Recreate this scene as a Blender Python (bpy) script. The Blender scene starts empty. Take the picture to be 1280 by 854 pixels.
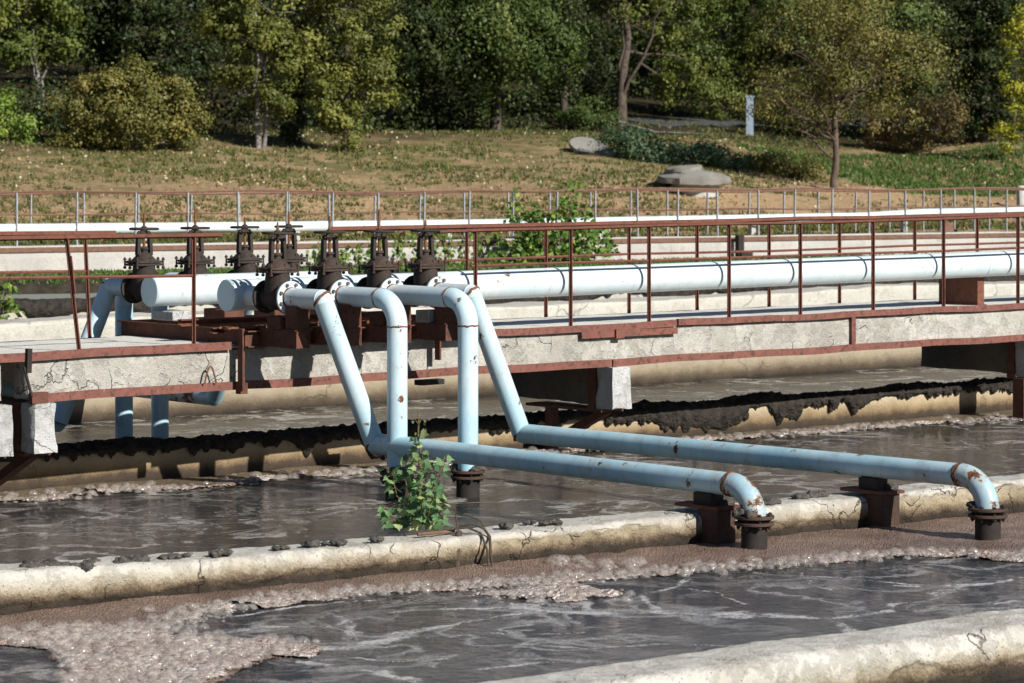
import bpy, math, random
import numpy as np
from mathutils import Vector, Matrix
PI = math.pi
random.seed(7); rng = np.random.default_rng(11)
sc = bpy.context.scene
COL = sc.collection
F = 3500.0; CAMZ = 3.25; HOR = 211.0        # focal length in photo pixels, eye height over the water, horizon row

# ------------------------------------------------------------------ measuring helpers
def px_of(p): return 640 + F * p[0] / p[1], HOR + F * (CAMZ - p[2]) / p[1]
def gp(px, py, H):                           # point seen at px,py lying H below the eye
    Y = H * F / (py - HOR)
    return np.array([(px - 640) / F * Y, Y, CAMZ - H])
def atY(px, py, Y): return np.array([(px - 640) / F * Y, Y, CAMZ - (py - HOR) / F * Y])
U = np.array([.76, .65, 0]); U /= np.linalg.norm(U)
V = np.array([-U[1], U[0], 0])
O = np.array([0, 30.4, 0])
def C(t, p, H): return O + U * t + V * p + np.array([0, 0, CAMZ - H])      # catwalk frame
def t_at(px, p):
    k = (px - 640) / F
    return (k * (O[1] + V[1] * p) - V[0] * p) / (U[0] - U[1] * k)
def H_at(py, t, p): return (py - HOR) * (O[1] + U[1] * t + V[1] * p) / F
FA = np.array([-10.3, 56.6, 0]); FU = np.array([.866, .502, 0]); FU /= np.linalg.norm(FU)
FV = np.array([-FU[1], FU[0], 0])
def FF(s, q, z): return FA + FU * s + FV * q + np.array([0, 0, z])          # far-wall frame
def s_at(px, q):
    k = (px - 640) / F; b = FA + FV * q
    return (k * b[1] - b[0]) / (FU[0] - FU[1] * k)

# ------------------------------------------------------------------ noise
def _h(ix, iy, iz, seed):
    n = (ix * 374761393 + iy * 668265263 + iz * 2147483647 + seed * 1274126177) & 0xffffffff
    n = ((n ^ (n >> 13)) * 1274126177) & 0xffffffff
    return ((n ^ (n >> 16)) & 0xffff) / 65535.0
def vnoise(P, seed=0):
    P = np.asarray(P, float); i = np.floor(P).astype(np.int64); f = P - i; f = f * f * (3 - 2 * f)
    r = 0
    for dx in (0, 1):
        for dy in (0, 1):
            for dz in (0, 1):
                w = (f[:, 0] if dx else 1 - f[:, 0]) * (f[:, 1] if dy else 1 - f[:, 1]) * (f[:, 2] if dz else 1 - f[:, 2])
                r = r + w * _h(i[:, 0] + dx, i[:, 1] + dy, i[:, 2] + dz, seed)
    return r * 2 - 1
def fbm(P, oct=4, seed=0, gain=.5):
    P = np.asarray(P, float); a = 1.0; r = 0; tot = 0
    for k in range(oct):
        r = r + a * vnoise(P * 2 ** k, seed + k * 17); tot += a; a *= gain
    return r / tot

# ------------------------------------------------------------------ mesh builder
class MB:
    def __init__(s): s.v = []; s.f = []
    def add(s, vs, fs):
        b = len(s.v); s.v += [tuple(map(float, x)) for x in vs]; s.f += [tuple(b + i for i in f) for f in fs]; return s
    def box(s, c, ax, ay, az):               # centre and three half-axis vectors
        c, ax, ay, az = map(np.asarray, (c, ax, ay, az)); vs = []
        for k in (-1, 1):
            for j in (-1, 1):
                for i in (-1, 1): vs.append(c + ax * i + ay * j + az * k)
        return s.add(vs, [(0, 2, 3, 1), (4, 5, 7, 6), (0, 1, 5, 4), (2, 6, 7, 3), (0, 4, 6, 2), (1, 3, 7, 5)])
    def cbox(s, t0, t1, p0, p1, h0, h1):     # box in the catwalk frame, h measured below the eye
        c = C((t0 + t1) / 2, (p0 + p1) / 2, (h0 + h1) / 2)
        return s.box(c, U * (t1 - t0) / 2, V * (p1 - p0) / 2, np.array([0, 0, (h1 - h0) / 2]))
    def bar(s, a, b, w, h):                  # rectangular bar from a to b
        a, b = np.asarray(a, float), np.asarray(b, float); d = b - a; L = np.linalg.norm(d); d /= L
        up = np.array([0, 0, 1.]) if abs(d[2]) < .9 else np.array([V[0], V[1], 0])
        x = np.cross(d, up); x /= np.linalg.norm(x); y = np.cross(x, d)
        return s.box((a + b) / 2, d * L / 2, x * w / 2, y * h / 2)
    def tube(s, pts, r, n=16, caps=True):
        pts = [np.asarray(p, float) for p in pts]; m = len(pts)
        rr = r if hasattr(r, '__len__') else [r] * m
        T = []
        for i in range(m):
            d = pts[min(i + 1, m - 1)] - pts[max(i - 1, 0)]; T.append(d / np.linalg.norm(d))
        up = np.array([0, 0, 1.]) if abs(T[0][2]) < .9 else np.array([1., 0, 0])
        x = np.cross(T[0], up); x /= np.linalg.norm(x); vs = []
        for i in range(m):
            x = x - T[i] * x.dot(T[i]); x /= np.linalg.norm(x); y = np.cross(T[i], x)
            for k in range(n):
                a = 2 * PI * k / n; vs.append(pts[i] + (x * math.cos(a) + y * math.sin(a)) * rr[i])
        fs = []
        for i in range(m - 1):
            for k in range(n):
                a = i * n + k; b = i * n + (k + 1) % n; fs.append((a, b, b + n, a + n))
        if caps: fs += [tuple(range(n - 1, -1, -1)), tuple((m - 1) * n + k for k in range(n))]
        return s.add(vs, fs)
    def lathe(s, o, axis, prof, n=20, sx=1., sy=1.):   # prof: (radius, height along axis)
        o = np.asarray(o, float); ax = np.asarray(axis, float); ax /= np.linalg.norm(ax)
        up = np.array([0, 0, 1.]) if abs(ax[2]) < .9 else U
        x = np.cross(up, ax); x /= np.linalg.norm(x); y = np.cross(ax, x); vs = []; fs = []
        for (r, h) in prof:
            for k in range(n):
                a = 2 * PI * k / n; vs.append(o + ax * h + x * r * sx * math.cos(a) + y * r * sy * math.sin(a))
        for i in range(len(prof) - 1):
            for k in range(n):
                a = i * n + k; b = i * n + (k + 1) % n; fs.append((a, b, b + n, a + n))
        fs += [tuple(range(n - 1, -1, -1)), tuple((len(prof) - 1) * n + k for k in range(n))]
        return s.add(vs, fs)
    def ring(s, o, axis, R, r, n=28, m=8):
        o = np.asarray(o, float); ax = np.asarray(axis, float); ax /= np.linalg.norm(ax)
        up = np.array([0, 0, 1.]) if abs(ax[2]) < .9 else U
        x = np.cross(up, ax); x /= np.linalg.norm(x); y = np.cross(ax, x); vs = []; fs = []
        for i in range(n):
            a = 2 * PI * i / n; e = x * math.cos(a) + y * math.sin(a)
            for k in range(m):
                b = 2 * PI * k / m; vs.append(o + e * (R + r * math.cos(b)) + ax * r * math.sin(b))
        for i in range(n):
            for k in range(m):
                i2 = (i + 1) % n; k2 = (k + 1) % m; fs.append((i * m + k, i2 * m + k, i2 * m + k2, i * m + k2))
        return s.add(vs, fs)

def base_of(parent):
    o = parent; b = np.zeros(3)
    while o is not None: b = b + np.array(o.location); o = o.parent
    return b
def link(name, me, m, parent=None, smooth=None):
    o = bpy.data.objects.new(name, me); COL.objects.link(o)
    if m is not None: me.materials.append(m)
    if parent is not None: o.parent = parent
    if smooth is not None:
        for p in me.polygons: p.use_smooth = True
        if smooth < 180: me.set_sharp_from_angle(angle=math.radians(smooth))
    return o
def obj(name, mb, m, parent=None, smooth=35, bevel=0):
    b = base_of(parent); me = bpy.data.meshes.new(name)
    me.from_pydata([(x - b[0], y - b[1], z - b[2]) for x, y, z in mb.v], [], mb.f); me.update()
    o = link(name, me, m, parent, smooth)
    if bevel:
        md = o.modifiers.new('bevel', 'BEVEL'); md.width = bevel; md.segments = 2; md.limit_method = 'ANGLE'
    return o
def npmesh(name, vs, faces, m, parent=None, smooth=None, tone=None):   # numpy quads/tris of one size
    b = base_of(parent); vs = np.asarray(vs, np.float32) - b.astype(np.float32); faces = np.asarray(faces, np.int32)
    k = faces.shape[1]; me = bpy.data.meshes.new(name)
    me.vertices.add(len(vs)); me.vertices.foreach_set('co', vs.ravel())
    me.loops.add(faces.size); me.loops.foreach_set('vertex_index', faces.ravel())
    me.polygons.add(len(faces)); me.polygons.foreach_set('loop_start', np.arange(0, faces.size, k, dtype=np.int32))
    me.update(calc_edges=True); me.validate()
    if tone is not None:
        a = me.attributes.new('tone', 'FLOAT', 'FACE'); a.data.foreach_set('value', np.asarray(tone, np.float32))
    o = link(name, me, m, parent, None)
    if smooth: me.polygons.foreach_set('use_smooth', np.ones(len(faces), bool))
    return o
def tag(o, label, cat, group=None):
    o['label'] = label; o['category'] = cat
    if group: o['group'] = group
    return o
def thing(name, label, cat, loc, group=None):
    o = bpy.data.objects.new(name, None); COL.objects.link(o); o.location = tuple(map(float, loc)); o.empty_display_size = .2
    return tag(o, label, cat, group)
def kind(o, k): o['kind'] = k; return o

# ------------------------------------------------------------------ node helper
class NT:
    def __init__(s, name):
        s.m = bpy.data.materials.new(name); s.m.use_nodes = True; s.t = s.m.node_tree; s.t.nodes.clear()
        s.out = s.t.nodes.new('ShaderNodeOutputMaterial'); s.b = s.t.nodes.new('ShaderNodeBsdfPrincipled')
        s.t.links.new(s.b.outputs[0], s.out.inputs[0]); s.pos = s.t.nodes.new('ShaderNodeNewGeometry').outputs['Position']
    def set(s, sock, v):
        if isinstance(v, bpy.types.NodeSocket): s.t.links.new(v, sock)
        else:
            if isinstance(v, (tuple, list)) and len(v) == 3 and sock.type == 'RGBA': v = (*v, 1)
            sock.default_value = v
    def inp(s, **kw):
        for k, v in kw.items(): s.set(s.b.inputs[k.replace('_', ' ')], v)
        return s
    def map(s, scale=(1, 1, 1), rot=0., vec=None):
        n = s.t.nodes.new('ShaderNodeMapping'); s.set(n.inputs[0], vec or s.pos); n.inputs['Scale'].default_value = scale
        n.inputs['Rotation'].default_value = (0, 0, rot); return n.outputs[0]
    def noise(s, scale, detail=4, vec=None, rough=.55, dist=0.):
        n = s.t.nodes.new('ShaderNodeTexNoise'); s.set(n.inputs['Vector'], vec or s.pos)
        n.inputs['Scale'].default_value = scale; n.inputs['Detail'].default_value = detail
        n.inputs['Roughness'].default_value = rough; n.inputs['Distortion'].default_value = dist; return n.outputs[0]
    def noisec(s, scale, detail=2):
        n = s.t.nodes.new('ShaderNodeTexNoise'); s.set(n.inputs['Vector'], s.pos)
        n.inputs['Scale'].default_value = scale; n.inputs['Detail'].default_value = detail; return n.outputs[1]
    def voro(s, scale, feature='F1', vec=None, rand=1.):
        n = s.t.nodes.new('ShaderNodeTexVoronoi'); n.feature = feature; s.set(n.inputs['Vector'], vec or s.pos)
        n.inputs['Scale'].default_value = scale; n.inputs['Randomness'].default_value = rand; return n.outputs['Distance']
    def ramp(s, fac, stops):
        n = s.t.nodes.new('ShaderNodeValToRGB'); s.set(n.inputs[0], fac); e = n.color_ramp.elements
        while len(e) < len(stops): e.new(.5)
        for el, (p, c) in zip(e, stops):
            el.position = p; el.color = (c, c, c, 1) if not hasattr(c, '__len__') else (*c, 1)
        return n.outputs[0]
    def mix(s, f, a, b, mode='MIX'):
        n = s.t.nodes.new('ShaderNodeMix'); n.data_type = 'RGBA'; n.blend_type = mode
        s.set(n.inputs[0], f); s.set(n.inputs[6], a); s.set(n.inputs[7], b); return n.outputs[2]
    def math(s, op, a, b=0., c=None):
        n = s.t.nodes.new('ShaderNodeMath'); n.operation = op; s.set(n.inputs[0], a); s.set(n.inputs[1], b)
        if c is not None: s.set(n.inputs[2], c)
        return n.outputs[0]
    def vadd(s, a, b, k):
        n = s.t.nodes.new('ShaderNodeVectorMath'); n.operation = 'MULTIPLY_ADD'; s.set(n.inputs[0], b); n.inputs[1].default_value = (k, k, k)
        s.set(n.inputs[2], a); return n.outputs[0]
    def z(s):
        n = s.t.nodes.new('ShaderNodeSeparateXYZ'); s.set(n.inputs[0], s.pos); return n.outputs[2]
    def attr(s, name):
        n = s.t.nodes.new('ShaderNodeAttribute'); n.attribute_name = name; return n.outputs['Fac']
    def bump(s, h, strength=.5, dist=.02):
        n = s.t.nodes.new('ShaderNodeBump'); s.set(n.inputs['Height'], h); n.inputs['Strength'].default_value = strength
        n.inputs['Distance'].default_value = dist; s.t.links.new(n.outputs[0], s.b.inputs['Normal']); return s

def concrete(name, c0, c1, stain=None, crack=1.0, rough=.9, cscale=1.1, bump=.6, cmask=.54, skin=False):
    n = NT(name)
    col = n.mix(n.ramp(n.noise(1.7, 8, rough=.68), [(.36, 0.), (.62, 1.)]), c0, c1)
    col = n.mix(n.math('MULTIPLY', n.ramp(n.noise(28, 5), [(.45, 0.), (.75, 1.)]), .35), col, tuple(x * .55 for x in c0))
    warp = n.vadd(n.pos, n.noisec(3.5, 4), .5)
    e = n.voro(cscale, 'DISTANCE_TO_EDGE', warp)
    cr = n.ramp(e, [(.0, 1.), (.011, 0.)])
    cr = n.math('MULTIPLY', cr, n.ramp(n.noise(1.3, 4), [(cmask, 0.), (cmask + .06, 1.)]))
    pits = n.ramp(n.voro(30), [(.08, 1.), (.2, 0.)])
    pits = n.math('MULTIPLY', pits, n.ramp(n.noise(4, 3), [(.48, 0.), (.6, 1.)]))
    spall = n.ramp(n.noise(3.4, 10, rough=.74), [(.50, 0.), (.62, 1.)])
    col = n.mix(n.math('MULTIPLY', spall, .42), col, (c0[0] * .66, c0[1] * .60, c0[2] * .50))
    if skin:
        k_ = n.attr('skin'); tan = n.mix(n.ramp(n.noise(7, 8, rough=.7), [(.35, 0.), (.65, 1.)]), (.22, .175, .115), (.42, .36, .26))
        col = n.mix(k_, tan, col)
        col = n.mix(n.math('MULTIPLY', n.ramp(k_, [(.15, 0.), (.45, .9), (.8, 0.)]), n.ramp(n.noise(3, 5), [(.42, 0.), (.55, 1.)])), col, (.04, .033, .026))
    if stain:                                  # water-line staining: (z, colour) bands
        zz = n.math('ADD', n.z(), n.math('MULTIPLY', n.math('SUBTRACT', n.noise(5, 5), .5), .12))
        zz = n.math('ADD', zz, n.math('MULTIPLY', n.math('SUBTRACT', n.noise(60, 3), .5), .09))
        top = stain[-1][0]
        f = n.math('DIVIDE', zz, top)
        sc_ = n.ramp(f, [(z / top, c) for z, c in stain[:-1]] + [(1., stain[-1][1])])
        msk = n.ramp(f, [(.45, 1.), (1., 0.)])
        col = n.mix(msk, col, sc_)
    col = n.mix(n.math('MULTIPLY', cr, crack * .85), col, (.03, .025, .02))
    col = n.mix(n.math('MULTIPLY', pits, .55), col, (.07, .06, .05))
    h = n.math('ADD', n.math('MULTIPLY', n.noise(9, 8, rough=.7), .8), n.math('MULTIPLY', n.noise(55, 4), .35))
    h = n.math('SUBTRACT', h, n.math('MULTIPLY', cr, .9 * crack)); h = n.math('SUBTRACT', h, n.math('MULTIPLY', pits, .4))
    h = n.math('SUBTRACT', h, n.math('MULTIPLY', spall, .35))
    n.inp(Base_Color=col, Roughness=rough, Specular_IOR_Level=.25).bump(h, bump, .03)
    return n.m
def paint(name, c, c2, rust=.5, dirt=.3, rough=.38, fade=None):
    n = NT(name)
    col = n.mix(n.ramp(n.noise(2.2, 5), [(.35, 0.), (.7, 1.)]), c, c2)
    if fade:                                   # bluer low down, paler higher up, with a noisy transition
        zz = n.math('ADD', n.z(), n.math('MULTIPLY', n.math('SUBTRACT', n.noise(3, 4), .5), .25))
        col = n.mix(n.ramp(n.math('MULTIPLY', n.math('SUBTRACT', zz, fade[0]), 1 / (fade[1] - fade[0])), [(0., 1.), (1., 0.)]), col, fade[2])
    d = n.noise(7, 8, n.map((1, 1, .35)), .7)
    col = n.mix(n.math('MULTIPLY', n.ramp(d, [(.5, 0.), (.75, 1.)]), dirt), col, (.25, .23, .2))
    r1 = n.ramp(n.noise(4.5, 9, rough=.72), [(.665 - .08 * rust, 0.), (.69 - .08 * rust, 1.)])
    r2 = n.ramp(n.noise(26, 6, rough=.6), [(.70 - .03 * rust, 0.), (.72 - .03 * rust, 1.)])
    r = n.math('MAXIMUM', r1, r2)
    halo = n.ramp(n.noise(4.5, 9, rough=.72), [(.56 - .08 * rust, 0.), (.68 - .08 * rust, 1.)])
    col = n.mix(n.math('MULTIPLY', halo, .4 * min(1, rust)), col, (.42, .27, .12))
    rc = n.mix(n.ramp(n.noise(40, 4), [(.35, 0.), (.65, 1.)]), (.05, .028, .018), (.20, .075, .03))
    col = n.mix(r, col, rc)
    n.inp(Base_Color=col, Roughness=n.mix(r, (rough,) * 3, (.85,) * 3), Specular_IOR_Level=.4)
    n.bump(n.math('ADD', n.math('MULTIPLY', r, -.6), n.math('MULTIPLY', n.noise(14, 6), .5)), .35, .006)
    return n.m
def rusty(name, c0, c1, dark=(.03, .02, .016), white=.0, amt=.5):
    n = NT(name)
    col = n.mix(n.ramp(n.noise(6, 7, rough=.65), [(.35, 0.), (.68, 1.)]), c0, c1)
    col = n.mix(n.math('MULTIPLY', n.ramp(n.noise(17, 7, rough=.7), [(.52, 0.), (.62, 1.)]), amt), col, dark)
    if white:
        w = n.ramp(n.noise(5, 6, n.map((2.6, 2.6, .5)), .75), [(.67, 0.), (.69, 1.)])
        col = n.mix(n.math('MULTIPLY', w, white), col, (.5, .47, .43))
    n.inp(Base_Color=col, Roughness=.78, Specular_IOR_Level=.3).bump(n.noise(32, 7, rough=.7), .5, .008)
    return n.m
def leafmat(name, a, b, c=None, trans=.16):
    n = NT(name); t = n.attr('tone')
    st = [(0., a), (1., b)] if c is None else [(0., a), (.8, b), (1., c)]
    col = n.ramp(t, st)
    n.inp(Base_Color=col, Roughness=.55, Specular_IOR_Level=.3)
    tr = n.t.nodes.new('ShaderNodeBsdfTranslucent'); n.set(tr.inputs[0], col)
    mx = n.t.nodes.new('ShaderNodeMixShader'); mx.inputs[0].default_value = trans
    n.t.links.new(n.b.outputs[0], mx.inputs[1]); n.t.links.new(tr.outputs[0], mx.inputs[2]); n.t.links.new(mx.outputs[0], n.out.inputs[0])
    return n.m
def plain(name, c, rough=.8, var=.4, scale=12, bump=.4, bd=.02):
    n = NT(name)
    col = n.mix(n.ramp(n.noise(scale, 6), [(.3, 0.), (.7, 1.)]), tuple(x * (1 - var) for x in c), tuple(min(1, x * (1 + var)) for x in c))
    n.inp(Base_Color=col, Roughness=rough, Specular_IOR_Level=.3).bump(n.noise(scale * 3, 6), bump, bd)
    return n.m

STAIN = [(.0, (.03, .024, .018)), (.075, (.05, .038, .027)), (.115, (.17, .125, .08)), (.18, (.38, .31, .20)), (.275, (.54, .49, .40))]
M_wall = concrete('wall_concrete', (.48, .46, .41), (.62, .60, .55), STAIN, cscale=1.5, cmask=.47, bump=.9, skin=True)
M_midwall = concrete('stained_concrete', (.40, .33, .22), (.48, .41, .29), [(.0, (.035, .027, .02)), (.09, (.07, .05, .034)), (.16, (.25, .18, .10)), (.25, (.38, .30, .19)), (.4, (.46, .40, .29))], crack=.4)
M_outer = concrete('outer_concrete', (.48, .46, .40), (.58, .56, .50), [(.0, (.03, .024, .018)), (.10, (.10, .075, .05)), (.24, (.32, .26, .18)), (.45, (.44, .40, .33)), (.7, (.50, .47, .41))], crack=.6, cscale=.7)
M_beam = concrete('beam_concrete', (.36, .34, .30), (.56, .54, .49), None, crack=.8, cscale=1.6, bump=1.)
M_darkcon = concrete('dark_concrete', (.09, .082, .07), (.15, .135, .115), None, crack=.2)  # much darker concrete tone for the crossbeam body behind its white end block
M_white = concrete('white_concrete', (.42, .42, .41), (.58, .58, .57), None, crack=.6, bump=1., cmask=.46, cscale=2.2)
M_deck = concrete('deck_concrete', (.66, .64, .58), (.76, .74, .68), None, crack=.3, bump=.4)
M_farwall = concrete('far_concrete', (.40, .39, .37), (.50, .49, .46), None, crack=.3, cscale=.5, bump=.3)
M_slab = concrete('slab_concrete', (.22, .21, .185), (.32, .31, .28), None, crack=.3, bump=1.)
M_pwhite = paint('white_paint', (.56, .67, .71), (.66, .72, .73), rust=.3, dirt=.28)
M_pmid = paint('pale_blue_paint', (.49, .66, .74), (.60, .72, .77), rust=.38, dirt=.30, fade=(.35, 1.1, (.36, .60, .72)))
M_pblue = paint('blue_paint', (.37, .59, .69), (.52, .70, .76), rust=.6, dirt=.5, rough=.4)
M_pold = paint('rusted_blue_paint', (.30, .48, .58), (.46, .58, .62), rust=1.45, dirt=.5)
M_rail = rusty('red_brown_rail_steel', (.18, .066, .042), (.12, .048, .032))
M_flange = rusty('red_brown_edge_steel', (.22, .088, .066), (.15, .062, .048), white=.6, amt=.6)
M_frame = rusty('brown_frame_steel', (.10, .042, .028), (.15, .06, .038), amt=.6)
M_rust = rusty('raw_rust', (.13, .06, .03), (.22, .10, .045), amt=.6)
M_iron = rusty('dark_cast_iron', (.030, .024, .020), (.055, .040, .032), amt=.5)
M_bonnet = rusty('brown_cast_iron', (.042, .030, .024), (.075, .050, .038), amt=.6)
M_stub = rusty('black_iron', (.018, .016, .015), (.035, .028, .024), amt=.4)
M_stubfl = rusty('rusty_iron', (.05, .032, .024), (.09, .05, .035), amt=.6)
M_farrust = rusty('far_rust', (.20, .11, .075), (.15, .08, .055), white=.4)
M_post = plain('galvanised_post', (.33, .35, .37), .5, .2)
M_mud = plain('black_sludge', (.036, .030, .024), .85, .6, 9, 1., .06)
M_mudgrey = plain('dried_grey_sludge', (.10, .092, .082), .95, .6, 30, 1.)
M_bank = plain('dark_earth', (.035, .028, .018), .95, .6, 5, 1.)
M_bark = plain('bark', (.09, .07, .055), .9, .5, 8, 1.)
M_barkw = plain('pale_bark', (.20, .185, .17), .9, .6, 5, 1.)
M_barkbr = plain('brown_bark', (.11, .08, .06), .9, .4, 8, 1.)
M_stem = plain('red_stem', (.15, .115, .05), .7, .3, 20)
M_root = plain('dead_root', (.07, .055, .042), .9, .4, 20)
M_bolt = plain('steel_bolt', (.10, .095, .09), .5, .5, 30)

# ------------------------------------------------------------------ camera, sun, sky
cam = bpy.data.cameras.new('camera'); co = bpy.data.objects.new('camera', cam); COL.objects.link(co)
co.location = (0, 0, CAMZ); co.rotation_euler = (PI / 2, 0, 0)
cam.sensor_width = 36; cam.sensor_fit = 'HORIZONTAL'; cam.lens = F / 1280 * 36; cam.shift_y = -(427 - HOR) / 1280
cam.clip_start = .5; cam.clip_end = 2000
cam.dof.use_dof = True; cam.dof.focus_distance = 26; cam.dof.aperture_fstop = 4.5
sc.camera = co
AZ = math.radians(47); EL = math.radians(31)              # sun: right of and behind the camera
sd = Vector((math.sin(AZ) * math.cos(EL), -math.cos(AZ) * math.cos(EL), math.sin(EL)))
sl = bpy.data.lights.new('sun', 'SUN'); sl.energy = 5.0; sl.angle = math.radians(.53); sl.color = (1, .96, .89)
so = bpy.data.objects.new('sun', sl); COL.objects.link(so); so.location = (10, -10, 20); so.rotation_euler = (-sd).to_track_quat('-Z', 'Y').to_euler()
w = bpy.data.worlds.new('World'); sc.world = w; w.use_nodes = True; wt = w.node_tree
bg = wt.nodes['Background']; sk = wt.nodes.new('ShaderNodeTexSky'); sk.sky_type = 'NISHITA'; sk.sun_disc = False
sk.sun_elevation = EL; sk.sun_rotation = math.atan2(sd.x, sd.y); sk.air_density = .75; sk.dust_density = .35; sk.ozone_density = 2.5
wt.links.new(sk.outputs[0], bg.inputs[0]); bg.inputs[1].default_value = .05
sc.view_settings.view_transform = 'Standard'; sc.view_settings.look = 'None'; sc.view_settings.exposure = 0.38; sc.view_settings.gamma = 1
sc.render.engine = 'CYCLES'
sc.cycles.use_denoising = True
sc.cycles.max_bounces = 6; sc.cycles.transparent_max_bounces = 24; sc.cycles.caustics_reflective = False; sc.cycles.caustics_refractive = False

# ------------------------------------------------------------------ swept tank walls
def swept(A, B, prof, step, seed, amp=.02, lump=.03, m=None, name='', parent=None, big=1., skin=None):
    # A,B: base points of the front face; prof: (offset behind the front face, z) outline, front bottom first
    A, B = np.array(A[:2]), np.array(B[:2]); L = np.linalg.norm(B - A); d = (B - A) / L; nrm = np.array([-d[1], d[0]])
    pr = []
    for (a, b) in zip(prof[:-1], prof[1:]):
        k = max(1, int(np.hypot(b[0] - a[0], b[1] - a[1]) / step * 1.3))
        for i in range(k): pr.append((a[0] + (b[0] - a[0]) * i / k, a[1] + (b[1] - a[1]) * i / k))
    pr.append(prof[-1]); pr = np.array(pr); n = int(L / step); mcount = len(pr)
    s = np.linspace(0, L, n + 1); S, K = np.meshgrid(s, np.arange(mcount), indexing='ij')
    off = pr[K.ravel(), 0]; zz = pr[K.ravel(), 1]; S = S.ravel()
    xy = A + d * S[:, None] + nrm * off[:, None]
    P = np.stack([xy[:, 0], xy[:, 1], zz], 1)
    tg = np.gradient(pr, axis=0); nn = np.stack([-tg[:, 1], tg[:, 0]], 1); nn /= np.linalg.norm(nn, axis=1)[:, None] + 1e-9
    N = nn[K.ravel()]                                        # outward in (offset,z)
    disp = amp * fbm(P * 7, 4, seed) + lump * fbm(P * np.array([1.3, 1.3, 2.5]), 3, seed + 5)
    sk = None
    if skin:
        Q = np.stack([S, off * 1.0, zz], 1)
        e = zz + off * .55 - skin + .13 * fbm(Q * np.array([1.1, 2, 2]), 4, seed + 50, .62) + .05 * fbm(Q * np.array([5, 7, 7]), 3, seed + 51) + .06 * np.sign(vnoise(Q * np.array([.45, 0, 0]), seed + 52))
        sk = np.clip(e / .02 + .5, 0, 1); disp = disp + .020 * sk + (1 - sk) * .012 * fbm(P * 16, 4, seed + 53)
    N3 = np.stack([nrm[0] * N[:, 0], nrm[1] * N[:, 0], N[:, 1]], 1)
    P = P + N3 * disp[:, None]
    P[:, 2] += big * .05 * vnoise(np.stack([S * .35, S * 0, S * 0], 1), seed + 9) * np.clip(zz * 3, 0, 1)
    i = np.arange(n)[:, None] * mcount + np.arange(mcount - 1)[None, :]; i = i.ravel()
    fs = np.stack([i, i + mcount, i + mcount + 1, i + 1], 1)
    o = npmesh(name, P, fs, m, parent, True)
    if sk is not None: o.data.attributes.new('skin', 'FLOAT', 'POINT').data.foreach_set('value', sk.astype(np.float32))
    return o
def rounded(th, h, r, zb=-.5, hb=None):
    pts = [(0, zb), (0, 0), (.0, h - r)]
    for k in range(1, 5): a = PI / 2 * k / 4; pts.append((r - r * math.cos(a), h - r + r * math.sin(a)))
    for k in range(5): a = PI / 2 * k / 4; pts.append((th - r + r * math.sin(a), h - r + r * math.cos(a)))
    return pts + [(th, zb)]
def line(a, b, e0, e1):
    a, b = np.array(a[:2]), np.array(b[:2]); d = (b - a) / np.linalg.norm(b - a); return a - d * e0, b + d * e1, d, np.array([-d[1], d[0]])
# near wall (carries the sapling), nearest wall, wall under the catwalk, outer wall
nA, nB, nd, nn_ = line(gp(0, 770, 3.25), gp(1280, 640, 3.25), 6, 8)
near_wall = tag(swept(nA, nB, rounded(.46, .27, .06), .02, 3, .012, .022, M_wall, 'tank_wall', None, 1., .17), 'cracked pale concrete tank wall carrying the green sapling and both pipe supports', 'wall', 'concrete tank walls')
e0 = gp(640, 854, 2.96); e1 = gp(1280, 765, 2.96)
d_ = (e1 - e0)[:2] / np.linalg.norm((e1 - e0)[:2]); n_ = np.array([-d_[1], d_[0]])
fA, fB, fd, fn = line(e0[:2] - n_ * .56, e1[:2] - n_ * .56, 5, 6)
tag(swept(fA, fB, rounded(.56, .30, .09), .018, 8, .010, .025, concrete('front_wall_concrete', (.50, .48, .43), (.64, .62, .57), STAIN, cscale=1.2, cmask=.535, bump=.9, skin=True), 'tank_wall', None, 1., .07), 'pale concrete tank wall cutting across the bottom right corner, nearest of all', 'wall', 'concrete tank walls')
mA, mB, md, mn = line(gp(150, 605, 3.25), gp(1200, 520, 3.25), 8, 10)
tag(swept(mA, mB, rounded(.42, .37, .06), .06, 21, .012, .03, M_midwall, 'tank_wall'), 'brown stained concrete tank wall under the catwalk with black sludge on top', 'wall', 'concrete tank walls')
oA, oB, od, on = line((-3.64, 37.4), (7.06, 46.4), 10, 16)
tag(swept(oA, oB, rounded(.8, 1.30, .05, -.3), .11, 33, .012, .03, M_outer, 'tank_wall'), 'tall pale concrete wall with a brown waterline just behind the catwalk', 'wall', 'concrete tank walls')

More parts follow.
